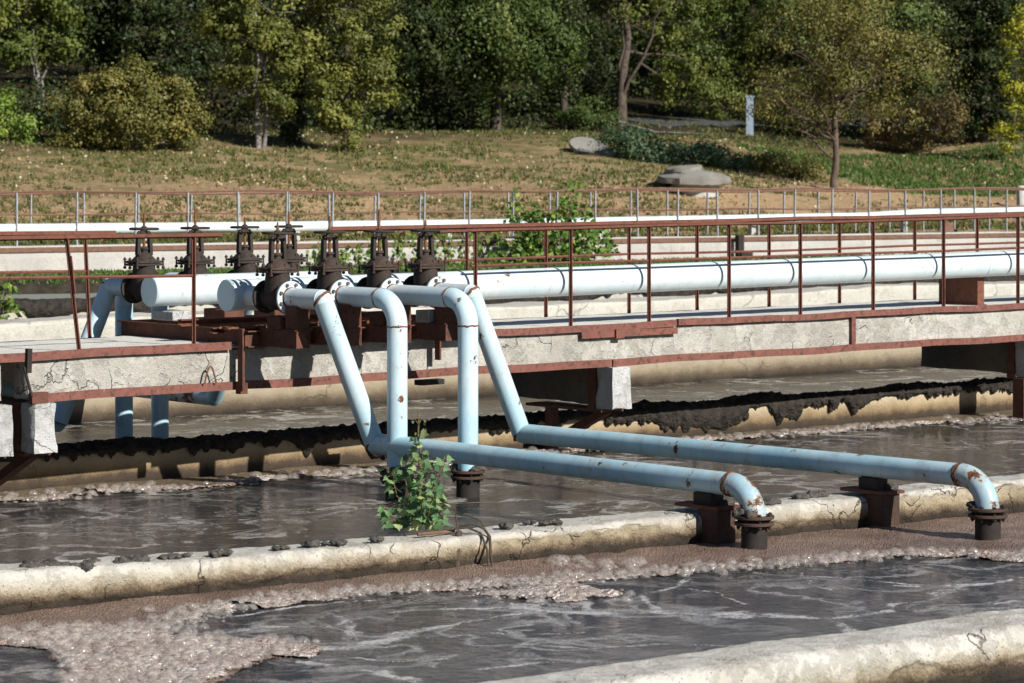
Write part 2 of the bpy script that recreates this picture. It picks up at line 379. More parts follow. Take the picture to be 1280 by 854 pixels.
# sludge draped over the wall under the catwalk
def sludge():
    L = np.linalg.norm(mB - mA); n = int(L / .022); s = np.linspace(0, L, n)
    one = np.zeros_like(s)
    drop = .012 + .03 * np.clip(vnoise(np.stack([s * .8, one, one], 1), 4) + .1, 0, 2)
    spike = np.clip(vnoise(np.stack([s * 2.4, one, one], 1), 6) - .05, 0, 1) * .36 + np.clip(vnoise(np.stack([s * 6.5, one, one], 1), 7) - .1, 0, 1) * .26 + np.clip(vnoise(np.stack([s * 15, one, one], 1), 8), 0, 1) * .09
    env = np.clip(vnoise(np.stack([s * .55, one, one], 1), 12) * 1.5 + .55, .08, 1.15)
    drop = np.clip(drop * .75 + spike * env, .015, .30)
    top = .035 + .04 * np.clip(vnoise(np.stack([s * 1.1, one, one], 1), 14) + .4, 0, 2)
    m = 30; vs = []
    for k in range(m):
        u = k / (m - 1)
        if u < .5:                                            # across the top, back to front
            a = u / .5; off = .44 * (1 - a) - .01; z = .35 + top * np.sin(PI * (.12 + .8 * a)) ** .6; nx, nz = 0, 1
        else:                                                 # hanging on the front face
            a = (u - .5) / .5; off = -.02 - (.02 + .16 * drop) * math.sin(PI * min(1, a * 1.1)) ** .8 + one; z = .35 + .03 * (1 - a) - drop * a; nx, nz = -1, 0
        P = np.stack([s * 1.0, one + off, one + z], 1)
        dsp = .045 * fbm(np.stack([s * 8, one + off * 9, P[:, 2] * 9], 1), 4, 40) + .05 * np.abs(fbm(np.stack([s * 24, one + off * 22, P[:, 2] * 22], 1), 3, 41))
        if k == m - 1: dsp = dsp * 0 - .03
        off = off + nx * dsp; z = z + nz * dsp
        xy = mA + md * s[:, None] + mn * (one + off)[:, None]
        vs.append(np.stack([xy[:, 0], xy[:, 1], one + z], 1))
    P = np.stack(vs, 1).reshape(-1, 3)
    i = (np.arange(n - 1)[:, None] * m + np.arange(m - 1)[None, :]).ravel(); fs = [np.stack([i, i + 1, i + m + 1, i + m], 1)]; Ps = [P]; off_ = len(P)
    rg = np.random.default_rng(66); nn2, kk = 12, 8
    un = np.array([(math.sin(PI * a / kk) * math.cos(2 * PI * b / nn2), math.sin(PI * a / kk) * math.sin(2 * PI * b / nn2), math.cos(PI * a / kk)) for a in range(kk + 1) for b in range(nn2)])
    uf = np.array([(a * nn2 + b, (a + 1) * nn2 + b, (a + 1) * nn2 + (b + 1) % nn2, a * nn2 + (b + 1) % nn2) for a in range(kk) for b in range(nn2)])
    for q in range(900):
        j = rg.integers(n); front = rg.random() < .45; r = rg.uniform(.015, .055)
        if front: o2, z2, sc3 = -.03, .35 - drop[j] * rg.random(), (1, .5, 1.2)
        else: o2, z2, sc3 = rg.uniform(-.02, .3), .36 + top[j] * rg.uniform(.5, 1.), (1.2, 1, .7)
        w_ = (un * (1 + .6 * fbm(un * 2 + q, 3, 5))[:, None]) * r * np.array(sc3); xy = mA + md * s[j] + mn * o2
        Ps.append(np.c_[xy[0] + md[0] * w_[:, 0] + mn[0] * w_[:, 1], xy[1] + md[1] * w_[:, 0] + mn[1] * w_[:, 1], z2 + w_[:, 2]]); fs.append(uf + off_); off_ += len(un)
    return npmesh('sludge', np.vstack(Ps), np.vstack(fs), M_mud)
o = kind(sludge(), 'stuff'); tag(o, 'black sludge crust draped and dripping over the stained tank wall', 'sludge')

# dried clods
def heap(name, c, r, m, seed):
    rg = np.random.default_rng(seed + 900); n, k = 18, 12; un = np.array([(math.sin(PI * i / k) * math.cos(2 * PI * j / n), math.sin(PI * i / k) * math.sin(2 * PI * j / n), math.cos(PI * i / k)) for i in range(k + 1) for j in range(n)])
    uf = np.array([(i * n + j, (i + 1) * n + j, (i + 1) * n + (j + 1) % n, i * n + (j + 1) % n) for i in range(k) for j in range(n)]); Ps, fs = [], []
    for q in range(rg.integers(4, 8)):
        d = .75 + .6 * fbm(un * 1.6 + q * 5 + seed, 3, seed) + .5 * np.abs(fbm(un * 5 + q, 4, q, .7)); rr = r * rg.uniform(.3, .62); o_ = nd * rg.normal() * r * .45 + nn_ * rg.normal() * r * .22
        w_ = un * d[:, None] * rr; Ps.append(np.c_[c[0] + o_[0] + w_[:, 0], c[1] + o_[1] + w_[:, 1], c[2] + w_[:, 2] * rg.uniform(.4, .75)]); fs.append(uf + q * len(un))
    return npmesh(name, np.vstack(Ps), np.vstack(fs), m, None, True)
def clod(name, c, r, m, parent=None, seed=0, flat=.55):
    n, k = 30, 20; vs = []
    for i in range(k + 1):
        a = PI * i / k
        for j in range(n):
            b = 2 * PI * j / n; vs.append((math.sin(a) * math.cos(b), math.sin(a) * math.sin(b), math.cos(a)))
    vs = np.array(vs); d = .9 + .55 * fbm(vs * 1.4 + seed * 3.1, 3, seed) + .55 * np.abs(fbm(vs * 4.5 + seed, 4, seed + 3, .7))
    P = vs * d[:, None] * np.array([r, r * .8, r * flat]) + np.asarray(c)
    fs = [(i * n + j, (i + 1) * n + j, (i + 1) * n + (j + 1) % n, i * n + (j + 1) % n) for i in range(k) for j in range(n)]
    return npmesh(name, P, fs, m, parent, True)
clods = [(45, 716, 30), (75, 713, 32), (115, 708, 18), (160, 696, 20), (175, 694, 14), (218, 690, 17), (272, 683, 15), (286, 682, 14), (345, 677, 12), (392, 677, 18), (420, 668, 14), (467, 668, 14), (634, 655, 14), (660, 653, 10), (690, 647, 13), (965, 625, 22), (1000, 626, 16), (1022, 622, 18)]
where = ['on the far left of the pale wall', 'left of centre on the pale wall', 'near the sapling on the pale wall', 'right of the dry root on the pale wall', 'by the bolted flange of the nearer pipe']
for i, (px, py, w_) in enumerate(clods):
    k = (px - 640) / F; b_ = nA + nn_ * random.uniform(.10, .30); tt = (k * b_[1] - b_[0]) / (nd[0] - k * nd[1]); P = np.append(b_ + nd * tt, .29)
    o = heap('sludge_clod', P, w_ * 1.0 / (F / P[1]), M_mudgrey, i)
    k = 0 if px < 130 else 1 if px < 330 else 2 if px < 500 else 3 if px < 800 else 4
    tag(o, 'dried grey sludge clod lying ' + where[k], 'clod', 'dried sludge clods on the tank wall')

# ------------------------------------------------------------------ water
def water_mat(name, deep, foam, amount, rough, wav, lines=False):
    n = NT(name); rot = -math.atan2(nd[1], nd[0])
    v = n.map((1, 1, 1), rot)
    wv = n.vadd(v, n.noisec(.8, 3), 1.3)
    ns = n.noise(.85, 5, wv, .55); ridge = n.math('ABSOLUTE', n.math('SUBTRACT', ns, .5))
    r1 = n.ramp(ridge, [(.0, 1.), (.012, .8), (.034, 0.)])
    ns2 = n.noise(2.3, 5, wv, .55); r2 = n.ramp(n.math('ABSOLUTE', n.math('SUBTRACT', ns2, .5)), [(.0, .8), (.03, 0.)])
    big = n.ramp(n.noise(.55, 4, v), [(.42, 0.), (.62, 1.)])
    r2 = n.math('MULTIPLY', r2, big)
    r1 = n.math('MULTIPLY', r1, n.ramp(n.noise(.6, 3, v), [(.40, .10), (.55, 1.)]))
    f = n.math('MAXIMUM', r1, r2)
    brk = n.ramp(n.noise(38, 4, rough=.7), [(.3, .25), (.62, 1.)])
    speck = n.math('MULTIPLY', n.ramp(n.noise(70, 3), [(.62, 0.), (.68, .7)]), n.ramp(n.noise(1.4, 4, v), [(.5, .0), (.68, .7)]))
    f = n.math('MAXIMUM', n.math('MULTIPLY', f, brk), speck)
    f = n.math('MULTIPLY', f, amount)
    if lines:
        lf = n.math('MULTIPLY', n.attr('foam'), n.ramp(n.noise(3.2, 4, rough=.6), [(.34, .25), (.58, 1.)]))
        lace = n.math('ADD', n.math('MULTIPLY', n.noise(24, 5, rough=.75), 1.1), n.math('MULTIPLY', n.ramp(n.voro(16, 'DISTANCE_TO_EDGE', n.vadd(n.pos, n.noisec(8, 3), .2)), [(.0, .45), (.22, 0.)]), 1.))
        lf = n.ramp(n.math('ADD', lf, n.math('SUBTRACT', lace, .75)), [(.28, 0.), (1.0, .8)])
        lf = n.math('MULTIPLY', lf, n.ramp(n.attr('foam'), [(.02, 0.), (.25, 1.)]))
        f = n.math('MAXIMUM', n.math('MULTIPLY', f, .6), lf)
    f = n.math('MINIMUM', f, 1.)
    dc = n.mix(n.noise(.8, 4, v), tuple(x * .6 for x in deep), tuple(x * 1.4 for x in deep))
    n.inp(Base_Color=n.mix(f, dc, foam), Roughness=n.mix(f, (rough,) * 3, (.6,) * 3), Specular_IOR_Level=.5, IOR=1.33)
    h = n.math('ADD', n.math('MULTIPLY', n.noise(2.4, 5, v, .6, .8), 1.), n.math('MULTIPLY', n.noise(9, 4, v, .6, .5), .55))
    h = n.math('ADD', h, n.math('MULTIPLY', n.noise(28, 3, v, .6), .30)); h = n.math('ADD', h, n.math('MULTIPLY', f, .12))
    n.bump(h, 1.0, wav)
    return n.m
M_wnear = water_mat('near_water', (.032, .032, .032), (.60, .58, .57), 1., .03, .030, True)
M_wmid = water_mat('middle_water', (.030, .026, .020), (.52, .49, .45), .85, .04, .030)
def sheet(name, a0, a1, b1, b0, m, z=0., k=40):
    a0, a1, b0, b1 = map(np.array, (a0, a1, b0, b1)); u = np.linspace(0, 1, k)
    P = np.array([np.append((a0 * (1 - x) + a1 * x) * (1 - y) + (b0 * (1 - x) + b1 * x) * y, z) for x in u for y in u])
    i = (np.arange(k - 1)[:, None] * k + np.arange(k - 1)[None, :]).ravel()
    return kind(npmesh(name, P, np.stack([i, i + k, i + k + 1, i + 1], 1), m, None, True), 'structure')
ex = 40

sheet('water', nA - nd * ex + nn_ * .25, nB + nd * ex + nn_ * .25, mB + md * ex + mn * .2, mA - md * ex + mn * .2, M_wmid)
sheet('water', mA - md * ex + mn * .25, mB + md * ex + mn * .25, oB + od * ex + on * .3, oA - od * ex + on * .3, M_wmid)
sheet('water', oA - od * ex + on * .4, oB + od * ex + on * .4, FF(75, -4.2, 0)[:2], FF(-50, -4.2, 0)[:2], M_wmid)

# ------------------------------------------------------------------ scum and bubbles
def polyd(P, q):
    d = np.full(len(P), 1e9)
    for a, b in zip(q[:-1], q[1:]):
        ab = b - a; t = np.clip(((P - a) @ ab) / (ab @ ab + 1e-9), 0, 1); d = np.minimum(d, np.linalg.norm(P - (a + t[:, None] * ab), axis=1))
    return d
FOAM = [([(930, 716), (972, 719), (1057, 724), (1152, 732), (1190, 732), (1290, 723), (1400, 716)], .085), ([(640, 757), (706, 762), (828, 767), (940, 772), (1041, 772), (1094, 762), (1163, 746), (1190, 732)], .085),
        ([(1120, 733), (1200, 735), (1150, 744)], .16), ([(1041, 772), (1067, 788), (1075, 800)], .05), ([(828, 767), (812, 743), (850, 732), (865, 718)], .05), ([(733, 738), (743, 759)], .06), ([(802, 804), (887, 809), (930, 806)], .05),
        ([(870, 735), (900, 742), (925, 756)], .03), ([(1000, 716), (1010, 732), (1040, 740)], .03), ([(285, 803), (325, 815), (430, 810), (500, 792), (615, 772), (660, 762)], .11), ([(420, 768), (430, 800)], .07), ([(300, 772), (380, 757), (470, 748)], .06),
        ([(380, 828), (410, 835), (470, 840), (520, 856)], .09), ([(435, 820), (500, 828), (560, 824)], .04), ([(560, 790), (640, 795), (720, 790)], .03), ([(250, 792), (330, 782), (400, 786)], .05), ([(600, 836), (680, 828), (760, 830)], .045), ([(650, 806), (720, 812), (800, 804)], .03), ([(660, 742), (690, 735), (715, 755), (670, 758), (660, 742)], .12),
        ([(1195, 755), (1240, 758), (1290, 752)], .04), ([(480, 765), (560, 760), (640, 757)], .04)]
def near_water():
    a = np.r_[np.linspace(-42, -1, 30), np.arange(-.9, 19, .026), np.linspace(19.5, 60, 30)]; b = np.r_[np.linspace(-26, -9.6, 12), np.arange(-9.5, .22, .026)]
    A_, B_ = np.meshgrid(a, b, indexing='ij'); P = nA + A_.ravel()[:, None] * nd + B_.ravel()[:, None] * nn_; f = np.zeros(len(P)); z0 = P[:, :1] * 0
    wp = np.stack([fbm(np.c_[P * 1.6, z0], 4, 91), fbm(np.c_[P * 1.6, z0 + 7], 4, 95)], 1) * .22; wd = np.clip(.55 + .9 * fbm(np.c_[P * 2.6, z0], 3, 97), .12, 1.6); tex = fbm(np.c_[P * 9, z0], 3, 98)
    for poly, w_ in FOAM:
        q = np.array([gp(x, y, 3.25)[:2] for x, y in poly]); lo, hi = q.min(0) - .9, q.max(0) + .9; m = ((P > lo) & (P < hi)).all(1)
        d = polyd(P[m] + wp[m], q); f[m] = np.maximum(f[m], np.clip((1 - d / (w_ * 1.7 * wd[m])) * 1.5 + .5 * tex[m], 0, 1) * (d < w_ * 2.2 * wd[m]))
    I = np.arange(len(P)).reshape(A_.shape); fs = np.stack([I[:-1, :-1], I[1:, :-1], I[1:, 1:], I[:-1, 1:]], -1).reshape(-1, 4)
    o = npmesh('water', np.c_[P, z0], fs, M_wnear, None, True); o.data.attributes.new('foam', 'FLOAT', 'POINT').data.foreach_set('value', f.astype(np.float32)); kind(o, 'structure')
near_water()
def inpoly(P, poly):
    x, y = P[:, 0], P[:, 1]; r = np.zeros(len(P), bool); n = len(poly)
    for i in range(n):
        x0, y0 = poly[i]; x1, y1 = poly[(i + 1) % n]
        c = ((y0 > y) != (y1 > y)) & (x < (x1 - x0) * (y - y0) / (y1 - y0 + 1e-12) + x0); r ^= c
    return r
def dist_edge(P, poly, closed=True):
    d = np.full(len(P), 1e9); n = len(poly)
    for i in range(n if closed else n - 1):
        a = np.array(poly[i]); b = np.array(poly[(i + 1) % n]); ab = b - a
        t = np.clip(((P - a) @ ab) / (ab @ ab + 1e-9), 0, 1); d = np.minimum(d, np.linalg.norm(P - (a + t[:, None] * ab), axis=1))
    return d
def scum(name, poly, step, m, label, h=.03, wobble=.22, cat='scum', z0=0., cut=None):
    poly = np.array(poly); lo, hi = poly.min(0), poly.max(0)
    # grid in the wall frame
    q = np.stack([(poly @ nd), (poly @ nn_)], 1); lo, hi = q.min(0), q.max(0)
    nx, ny = int((hi[0] - lo[0]) / step), int((hi[1] - lo[1]) / step)
    X, Y = np.meshgrid(lo[0] + np.arange(nx) * step, lo[1] + np.arange(ny) * step, indexing='ij')
    P = X.ravel()[:, None] * nd + Y.ravel()[:, None] * nn_
    wob = np.stack([fbm(np.c_[P * 2.2, P[:, :1] * 0], 3, 3), fbm(np.c_[P * 2.2, P[:, :1] * 0], 3, 8)], 1) * wobble
    ins = inpoly(P + wob, poly); dd = dist_edge(P + wob, poly)
    z = h * np.clip(dd / .12, 0, 1) * (.75 + .5 * fbm(np.c_[P * 3, P[:, :1] * 0], 3, 5)) + .006 * fbm(np.c_[P * 30, P[:, :1] * 0], 2, 15) * np.clip(dd / .08, 0, 1) + z0
    if cut is not None: z = z + .022 * np.clip(fbm(np.c_[P * 9, P[:, :1] * 0], 3, 25) + .1, 0, 1) * np.clip(dd / .1, 0, 1); ins = ins & (fbm(np.c_[P * 4.5, P[:, :1] * 0], 4, 35, .6) + .8 * np.clip(dd / .12, 0, 1) > cut)
    V3 = np.c_[P, z]; I = np.arange(nx * ny).reshape(nx, ny)
    fs = np.stack([I[:-1, :-1], I[1:, :-1], I[1:, 1:], I[:-1, 1:]], -1).reshape(-1, 4)
    fs = fs[ins[fs].all(1)]
    used = np.unique(fs); mp = np.full(len(V3), -1); mp[used] = np.arange(len(used))
    o = npmesh(name, V3[used], mp[fs], m, None, True); kind(o, 'stuff'); tag(o, label, cat); return o
def scum_mat(name, c0, c1, c2):
    n = NT(name)
    col = n.mix(n.ramp(n.noise(5, 6, rough=.7), [(.35, 0.), (.65, 1.)]), c0, c1)
    col = n.mix(n.ramp(n.noise(1.6, 5, rough=.6), [(.42, 0.), (.64, .75)]), col, tuple(x * .5 for x in c0))
    col = n.mix(n.ramp(n.voro(62), [(.08, 0.), (.5, .9)]), tuple(x * .35 for x in c0), col)
    col = n.mix(n.ramp(n.noise(110, 2), [(.62, 0.), (.7, .85)]), col, c2)
    n.inp(Base_Color=col, Roughness=.4, Specular_IOR_Level=.6)
    n.bump(n.math('ADD', n.math('MULTIPLY', n.voro(62), 1.), n.math('MULTIPLY', n.noise(14, 5), .9)), 1., .024)
    return n.m
M_scum = scum_mat('pink_brown_scum', (.25, .155, .115), (.36, .25, .195), (.62, .53, .47))
M_scumtan = scum_mat('tan_scum', (.22, .16, .10), (.32, .25, .17), (.5, .44, .36))
w2 = lambda px, py: tuple(gp(px, py, 3.25)[:2])
bnd = [(1480, 706), (1280, 700), (1143, 694), (1050, 702), (964, 711), (860, 716), (709, 728), (644, 732), (520, 741), (430, 746)]
poly_r = [w2(x, y) for x, y in bnd] + [w2(330, 752), w2(250, 762), w2(195, 790), w2(285, 802), w2(400, 806), w2(335, 826), w2(262, 852), w2(190, 885), w2(62, 885), w2(74, 832), w2(55, 812), w2(-60, 800)]
poly_r += [tuple(np.array(w2(-60, 778)) + nn_ * .1), tuple(np.array(w2(640, 705)) + nn_ * .12), tuple(np.array(w2(1480, 622)) + nn_ * .1)]
scum('scum', poly_r, .022, M_scum, 'pinkish brown granular scum floating along the pale tank wall', .03)
# tan scum along the wall under the catwalk
pm = []
for px, wid in zip(range(-100, 1500, 60), [.9, .8, 1.1, .7, 1.0, 1.3, .9, .8, 1.1, .7, .6, .7, .5, .6, .8, .6, .5, .7, .9, .7, .8, 1.0, 1.2, 1.0, .8, .9, .7]):
    # point on the wall foot seen in column px
    k = (px - 640) / F; tt = (k * mA[1] - mA[0]) / (md[0] - k * md[1]); pm.append((mA + md * tt, wid))
poly_m = [tuple(b + mn * .1) for b, w_ in pm] + [tuple(b - mn * w_ * .75) for b, w_ in pm[::-1]]
scum('scum', poly_m, .04, M_scumtan, 'tan frothy scum floating along the sludge covered wall', .03)

n = NT('bubble_film')
n.inp(Base_Color=n.mix(n.noise(20, 3), (.46, .37, .31), (.72, .67, .63)), Roughness=.05, Specular_IOR_Level=.9, IOR=1.45, Alpha=n.ramp(n.noise(45, 3), [(.35, .10), (.7, .30)]))
td = n.t.nodes; tr_ = td.new('ShaderNodeBsdfTransparent'); tr_.inputs[0].default_value = (.93, .91, .89, 1); df = td.new('ShaderNodeBsdfDiffuse'); df.inputs[0].default_value = (.78, .72, .67, 1); gl = td.new('ShaderNodeBsdfGlossy'); gl.inputs['Roughness'].default_value = .06
m1 = td.new('ShaderNodeMixShader'); n.set(m1.inputs[0], n.ramp(n.noise(40, 3), [(.35, .06), (.7, .26)])); n.t.links.new(tr_.outputs[0], m1.inputs[1]); n.t.links.new(df.outputs[0], m1.inputs[2])
fr_ = td.new('ShaderNodeLayerWeight'); m2 = td.new('ShaderNodeMixShader'); n.set(m2.inputs[0], n.math('ADD', n.math('MULTIPLY', n.math('POWER', fr_.outputs['Facing'], 3.), .42), .05)); n.t.links.new(m1.outputs[0], m2.inputs[1]); n.t.links.new(gl.outputs[0], m2.inputs[2]); n.t.links.new(m2.outputs[0], n.out.inputs[0]); td.remove(n.b)
M_bub = n.m
def dome():
    nlat, nlon = 6, 12; vs = []; fs = []
    for i in range(nlat):
        a = PI / 2 * (i / (nlat - .0)) ; r = math.cos(a * .98); z = math.sin(a)
        for j in range(nlon):
            b = 2 * PI * (j + .5 * (i % 2)) / nlon; vs.append((r * math.cos(b), r * math.sin(b), z))
    for i in range(nlat - 1):
        for j in range(nlon): fs.append((i * nlon + j, i * nlon + (j + 1) % nlon, (i + 1) * nlon + (j + 1) % nlon, (i + 1) * nlon + j))
    c = (nlat - 1) * nlon; b = len(vs); vs.append((0, 0, 1.)); vs += []
    fs += [(c + j, c + (j + 1) % nlon, b, b) for j in range(0)]
    # close the top with quads to the pole pairwise
    for j in range(0, nlon, 2): fs.append((c + j, c + j + 1, c + (j + 2) % nlon, b))
    return np.array(vs), np.array(fs)
DV, DF = dome()
def bubbles(name, pts, rad, label):
    pts = np.asarray(pts); rad = np.asarray(rad)
    P = (DV[None] * np.stack([rad, rad, rad * .85], 1)[:, None, :] + pts[:, None, :]).reshape(-1, 3)
    fs = (DF[None] + (np.arange(len(pts)) * len(DV))[:, None, None]).reshape(-1, 4)
    o = npmesh(name, P, fs, M_bub, None, True); kind(o, 'stuff'); tag(o, label, 'foam'); return o
def along(poly, n, sig, pix=True):
    q = np.array([w2(*p) for p in poly]) if pix else np.array(poly); seg = np.linalg.norm(np.diff(q, axis=0), axis=1); c = np.r_[0, np.cumsum(seg)]
    s = rng.random(n) * c[-1]; i = np.clip(np.searchsorted(c, s) - 1, 0, len(seg) - 1); f = (s - c[i]) / seg[i]
    P = q[i] * (1 - f)[:, None] + q[i + 1] * f[:, None]
    g = rng.normal(size=n) * sig; dens = vnoise(np.c_[P * 1.3, P[:, :1] * 0], 31)
    P = P + nn_ * g[:, None] + nd * (rng.normal(size=n) * sig)[:, None]
    keep = dens > -.75 + .55 * rng.random(n); return P[keep]
def rads(n, lo, hi, pw): return lo * (hi / lo) ** (rng.random(n) ** pw)
n = NT('froth'); cells = n.voro(25, 'F1', n.vadd(n.pos, n.noisec(12, 2), .05)); fine = n.voro(95)
col = n.mix(n.ramp(n.noise(2.2, 6, rough=.7), [(.40, 0.), (.60, 1.)]), (.36, .255, .20), (.74, .67, .62))
col = n.mix(n.ramp(cells, [(.25, 0.), (.75, .55)]), col, (.26, .185, .15)); col = n.mix(n.ramp(fine, [(.05, .6), (.35, 0.)]), col, (.80, .76, .72))
n.inp(Base_Color=col, Roughness=.22, Specular_IOR_Level=.7)
n.bump(n.math('ADD', n.math('MULTIPLY', cells, -1.), n.math('MULTIPLY', fine, -.35)), 1., .03)
M_froth = n.m
def strip(poly, wl, wr, seed):
    q = np.array([w2(*p) for p in poly]); out = []
    seg = [q[0]]
    for a, b in zip(q[:-1], q[1:]):
        k = max(1, int(np.linalg.norm(b - a) / .25)); seg += [a + (b - a) * i / k for i in range(1, k + 1)]
    q = np.array(seg); v = 1 + .75 * vnoise(np.c_[q * 1.1, q[:, :1] * 0], seed)
    d = np.gradient(q, axis=0); d /= np.linalg.norm(d, axis=1)[:, None]; nr = np.c_[-d[:, 1], d[:, 0]]
    return [tuple(x) for x in q + nr * (wl * v)[:, None]] + [tuple(x) for x in (q - nr * (wr * v)[:, None])[::-1]]
scum('foam', strip(bnd[::-1], .13, .16, 3), .014, M_froth, 'pale froth ridge along the edge of the pink scum', .045, .07, 'foam', .004, .18)
lp = [w2(-40, 800), w2(70, 788), w2(130, 786), w2(195, 790), w2(285, 803), w2(400, 807), w2(335, 827), w2(262, 853), w2(190, 890), w2(62, 890), w2(74, 833), w2(55, 813)]
scum('foam', lp, .014, M_froth, 'broad patch of pale froth at the lower left', .032, .30, 'foam', .006, .26)
scum('foam', strip([(195, 792), (250, 768), (330, 756), (430, 747)], .15, .15, 5), .014, M_froth, 'pale froth tongue joining the lower left patch to the ridge', .045, .08, 'foam', .005, .18)
scum('foam', strip([(645, 750), (690, 741), (730, 750)], .32, .28, 7), .014, M_froth, 'bubbly froth clump in the middle of the near water', .05, .12, 'foam', .003, .05)
bp, br = [], []
def rads(n, lo, hi, pw): return lo * (hi / lo) ** (rng.random(n) ** pw)
def addb(P, lo, hi, pw=2., z=.004):
    keep = []; r = rads(len(P), lo, hi, pw); grid = {}
    for i in np.argsort(-r):                                   # bubbles sit side by side, they do not run through each other
        c = (int(P[i, 0] // .14), int(P[i, 1] // .14)); ok = True
        for a in (-1, 0, 1):
            for b in (-1, 0, 1):
                for j in grid.get((c[0] + a, c[1] + b), ()):
                    if (P[i, 0] - P[j, 0]) ** 2 + (P[i, 1] - P[j, 1]) ** 2 < (.80 * (r[i] + r[j])) ** 2: ok = False
        if ok: grid.setdefault(c, []).append(i); keep.append(i)
    bp.append(np.c_[P[keep], np.full(len(keep), z)]); br.append(r[keep])
addb(along(bnd[::-1], 2600, .10), .012, .060, 2.0, .026)
addb(along([(195, 792), (250, 768), (330, 756), (430, 747)], 700, .12), .012, .055, 1.8, .026)
addb(along([(645, 748), (690, 740), (725, 750)], 380, .18), .012, .060, 1.8, .024)
addb(along([(690, 705), (745, 712), (800, 708)], 90, .06), .02, .10, 1.2, .01)
q = np.array(lp); Rr = q.min(0) + rng.random((9000, 2)) * (q.max(0) - q.min(0)); Rr = Rr[inpoly(Rr, lp)]
addb(Rr[:3000], .012, .068, 2., .028)
bubbles('foam', np.vstack(bp), np.concatenate(br), 'clear glinting bubbles standing on the pale froth')
bp, br = [], []
front = [b - mn * w_ * .7 for b, w_ in pm]
def strip_m():
    o1, o2 = [], []
    for b, w_ in pm: o1.append(tuple(b - mn * (w_ * .7 - .16))); o2.append(tuple(b - mn * (w_ * .7 + .14)))
    return o1 + o2[::-1]
scum('foam', strip_m(), .03, M_froth, 'brownish froth along the sludge covered wall', .035, .14, 'foam', .004, .22)
addb(along(front, 1800, .16, False), .015, .075, 2., .015)
bubbles('foam', np.vstack(bp), np.concatenate(br), 'clear bubbles on the froth by the sludge covered wall')

# ------------------------------------------------------------------ catwalk
tL = t_at(-260, 0); tR = t_at(1560, 0); tB = t_at(37, 0)
cw = thing('catwalk', 'concrete catwalk with red brown steel edges crossing above the tank', 'catwalk', C(0, 0, 1.76))
def slab(name, t0, t1, p0, p1, h0, h1, m, parent, step=.09, amp=.012, seed=0):      # box with a finely broken surface
    b = np.array([[t0, p0, h0], [t1, p1, h1]]); P, fs, off = [], [], 0
    for ax in range(3):
        o1, o2 = [a for a in range(3) if a != ax]
        k1 = max(2, int(abs(b[1][o1] - b[0][o1]) / step)); k2 = max(2, int(abs(b[1][o2] - b[0][o2]) / step))
        for side in (0, 1):
            u, v = np.meshgrid(np.linspace(0, 1, k1 + 1), np.linspace(0, 1, k2 + 1), indexing='ij')
            q = np.zeros((u.size, 3)); q[:, ax] = b[side][ax]; q[:, o1] = b[0][o1] + u.ravel() * (b[1][o1] - b[0][o1]); q[:, o2] = b[0][o2] + v.ravel() * (b[1][o2] - b[0][o2])
            I = np.arange(u.size).reshape(k1 + 1, k2 + 1) + off; off += u.size
            g = np.stack([I[:-1, :-1], I[1:, :-1], I[1:, 1:], I[:-1, 1:]], -1).reshape(-1, 4)
            flip = (side == 0) ^ (ax == 1)
            P.append(q); fs.append(g[:, ::-1] if not flip else g)
    P = np.vstack(P); fs = np.vstack(fs)
    c = b.mean(0)
    lo = np.abs(P - b[0]); hi_ = np.abs(P - b[1])
    d3 = np.stack([fbm(P * 5 + k * 31, 4, seed + k) for k in range(3)], 1) * amp
    edge = (np.minimum(lo, hi_) < 1e-6).sum(1)                    # corners and edges chip inwards
    chip = np.clip(fbm(P * 3.3 + 9, 3, seed + 7) + .25, 0, 1) * amp * 2.2
    P = P + d3 + np.sign(c - P) * (np.where(edge >= 2, chip, 0))[:, None] * (np.minimum(lo, hi_) < 1e-6)
    W = O + U * P[:, :1] + V * P[:, 1:2] + np.array([0, 0, 1.]) * (CAMZ - P[:, 2:3])
    o = npmesh(name, W, fs, m, parent, True)
    o.data.set_sharp_from_angle(angle=math.radians(50)); return o
t_pl = t_at(290, -.02); t_sp = t_at(640, 0)
slab('deck', tL, tR, .02, 2.0, 1.76, 1.797, M_deck, cw, .12, .006, 2)
slab('beam', tB, tR, .035, .30, 1.80, 2.19, M_beam, cw, .05, .011, 3)
slab('beam', tB, tR, 1.70, 1.95, 1.80, 2.19, M_beam, cw, .15, .010, 4)
slab('beam', tL, tB - .28, .035, .30, 1.80, 2.19, M_beam, cw, .06, .012, 5)
def edge_bar(t0, t1, h0, h1, p0=-.012, p1=.032, parts=1):
    mb = MB(); n = max(1, int((t1 - t0) / 1.2)); ts = np.linspace(t0, t1, n + 1)
    for a, b in zip(ts[:-1], ts[1:]): pass
    # slightly wavy bar
    vs, fs = [], []; k = 0
    for i, tt in enumerate(np.linspace(t0, t1, n * 4 + 1)):
        dh = .006 * math.sin(tt * 1.7) + .004 * math.sin(tt * 4.1 + 1)
        for p, h in ((p0, h0), (p1, h0), (p1, h1), (p0, h1)): vs.append(C(tt, p, h + dh))
    m = n * 4 + 1
    for i in range(m - 1):
        for j in range(4): a = i * 4 + j; b = i * 4 + (j + 1) % 4; fs.append((a, a + 4, b + 4, b))
    fs += [(0, 1, 2, 3), tuple((m - 1) * 4 + j for j in (3, 2, 1, 0))]
    return mb.add(vs, fs)
obj('edge_strip', edge_bar(tL, t_pl, 1.735, 1.815), M_flange, cw)
obj('edge_strip', edge_bar(t_at(600, 0), t_at(845, 0), 1.735, 1.81), M_flange, cw)
obj('edge_strip', edge_bar(t_at(846, 0) + .02, tR, 1.728, 1.80), M_flange, cw)
obj('bottom_strip', edge_bar(t_at(55, 0), t_at(300, 0), 2.135, 2.215), M_flange, cw)
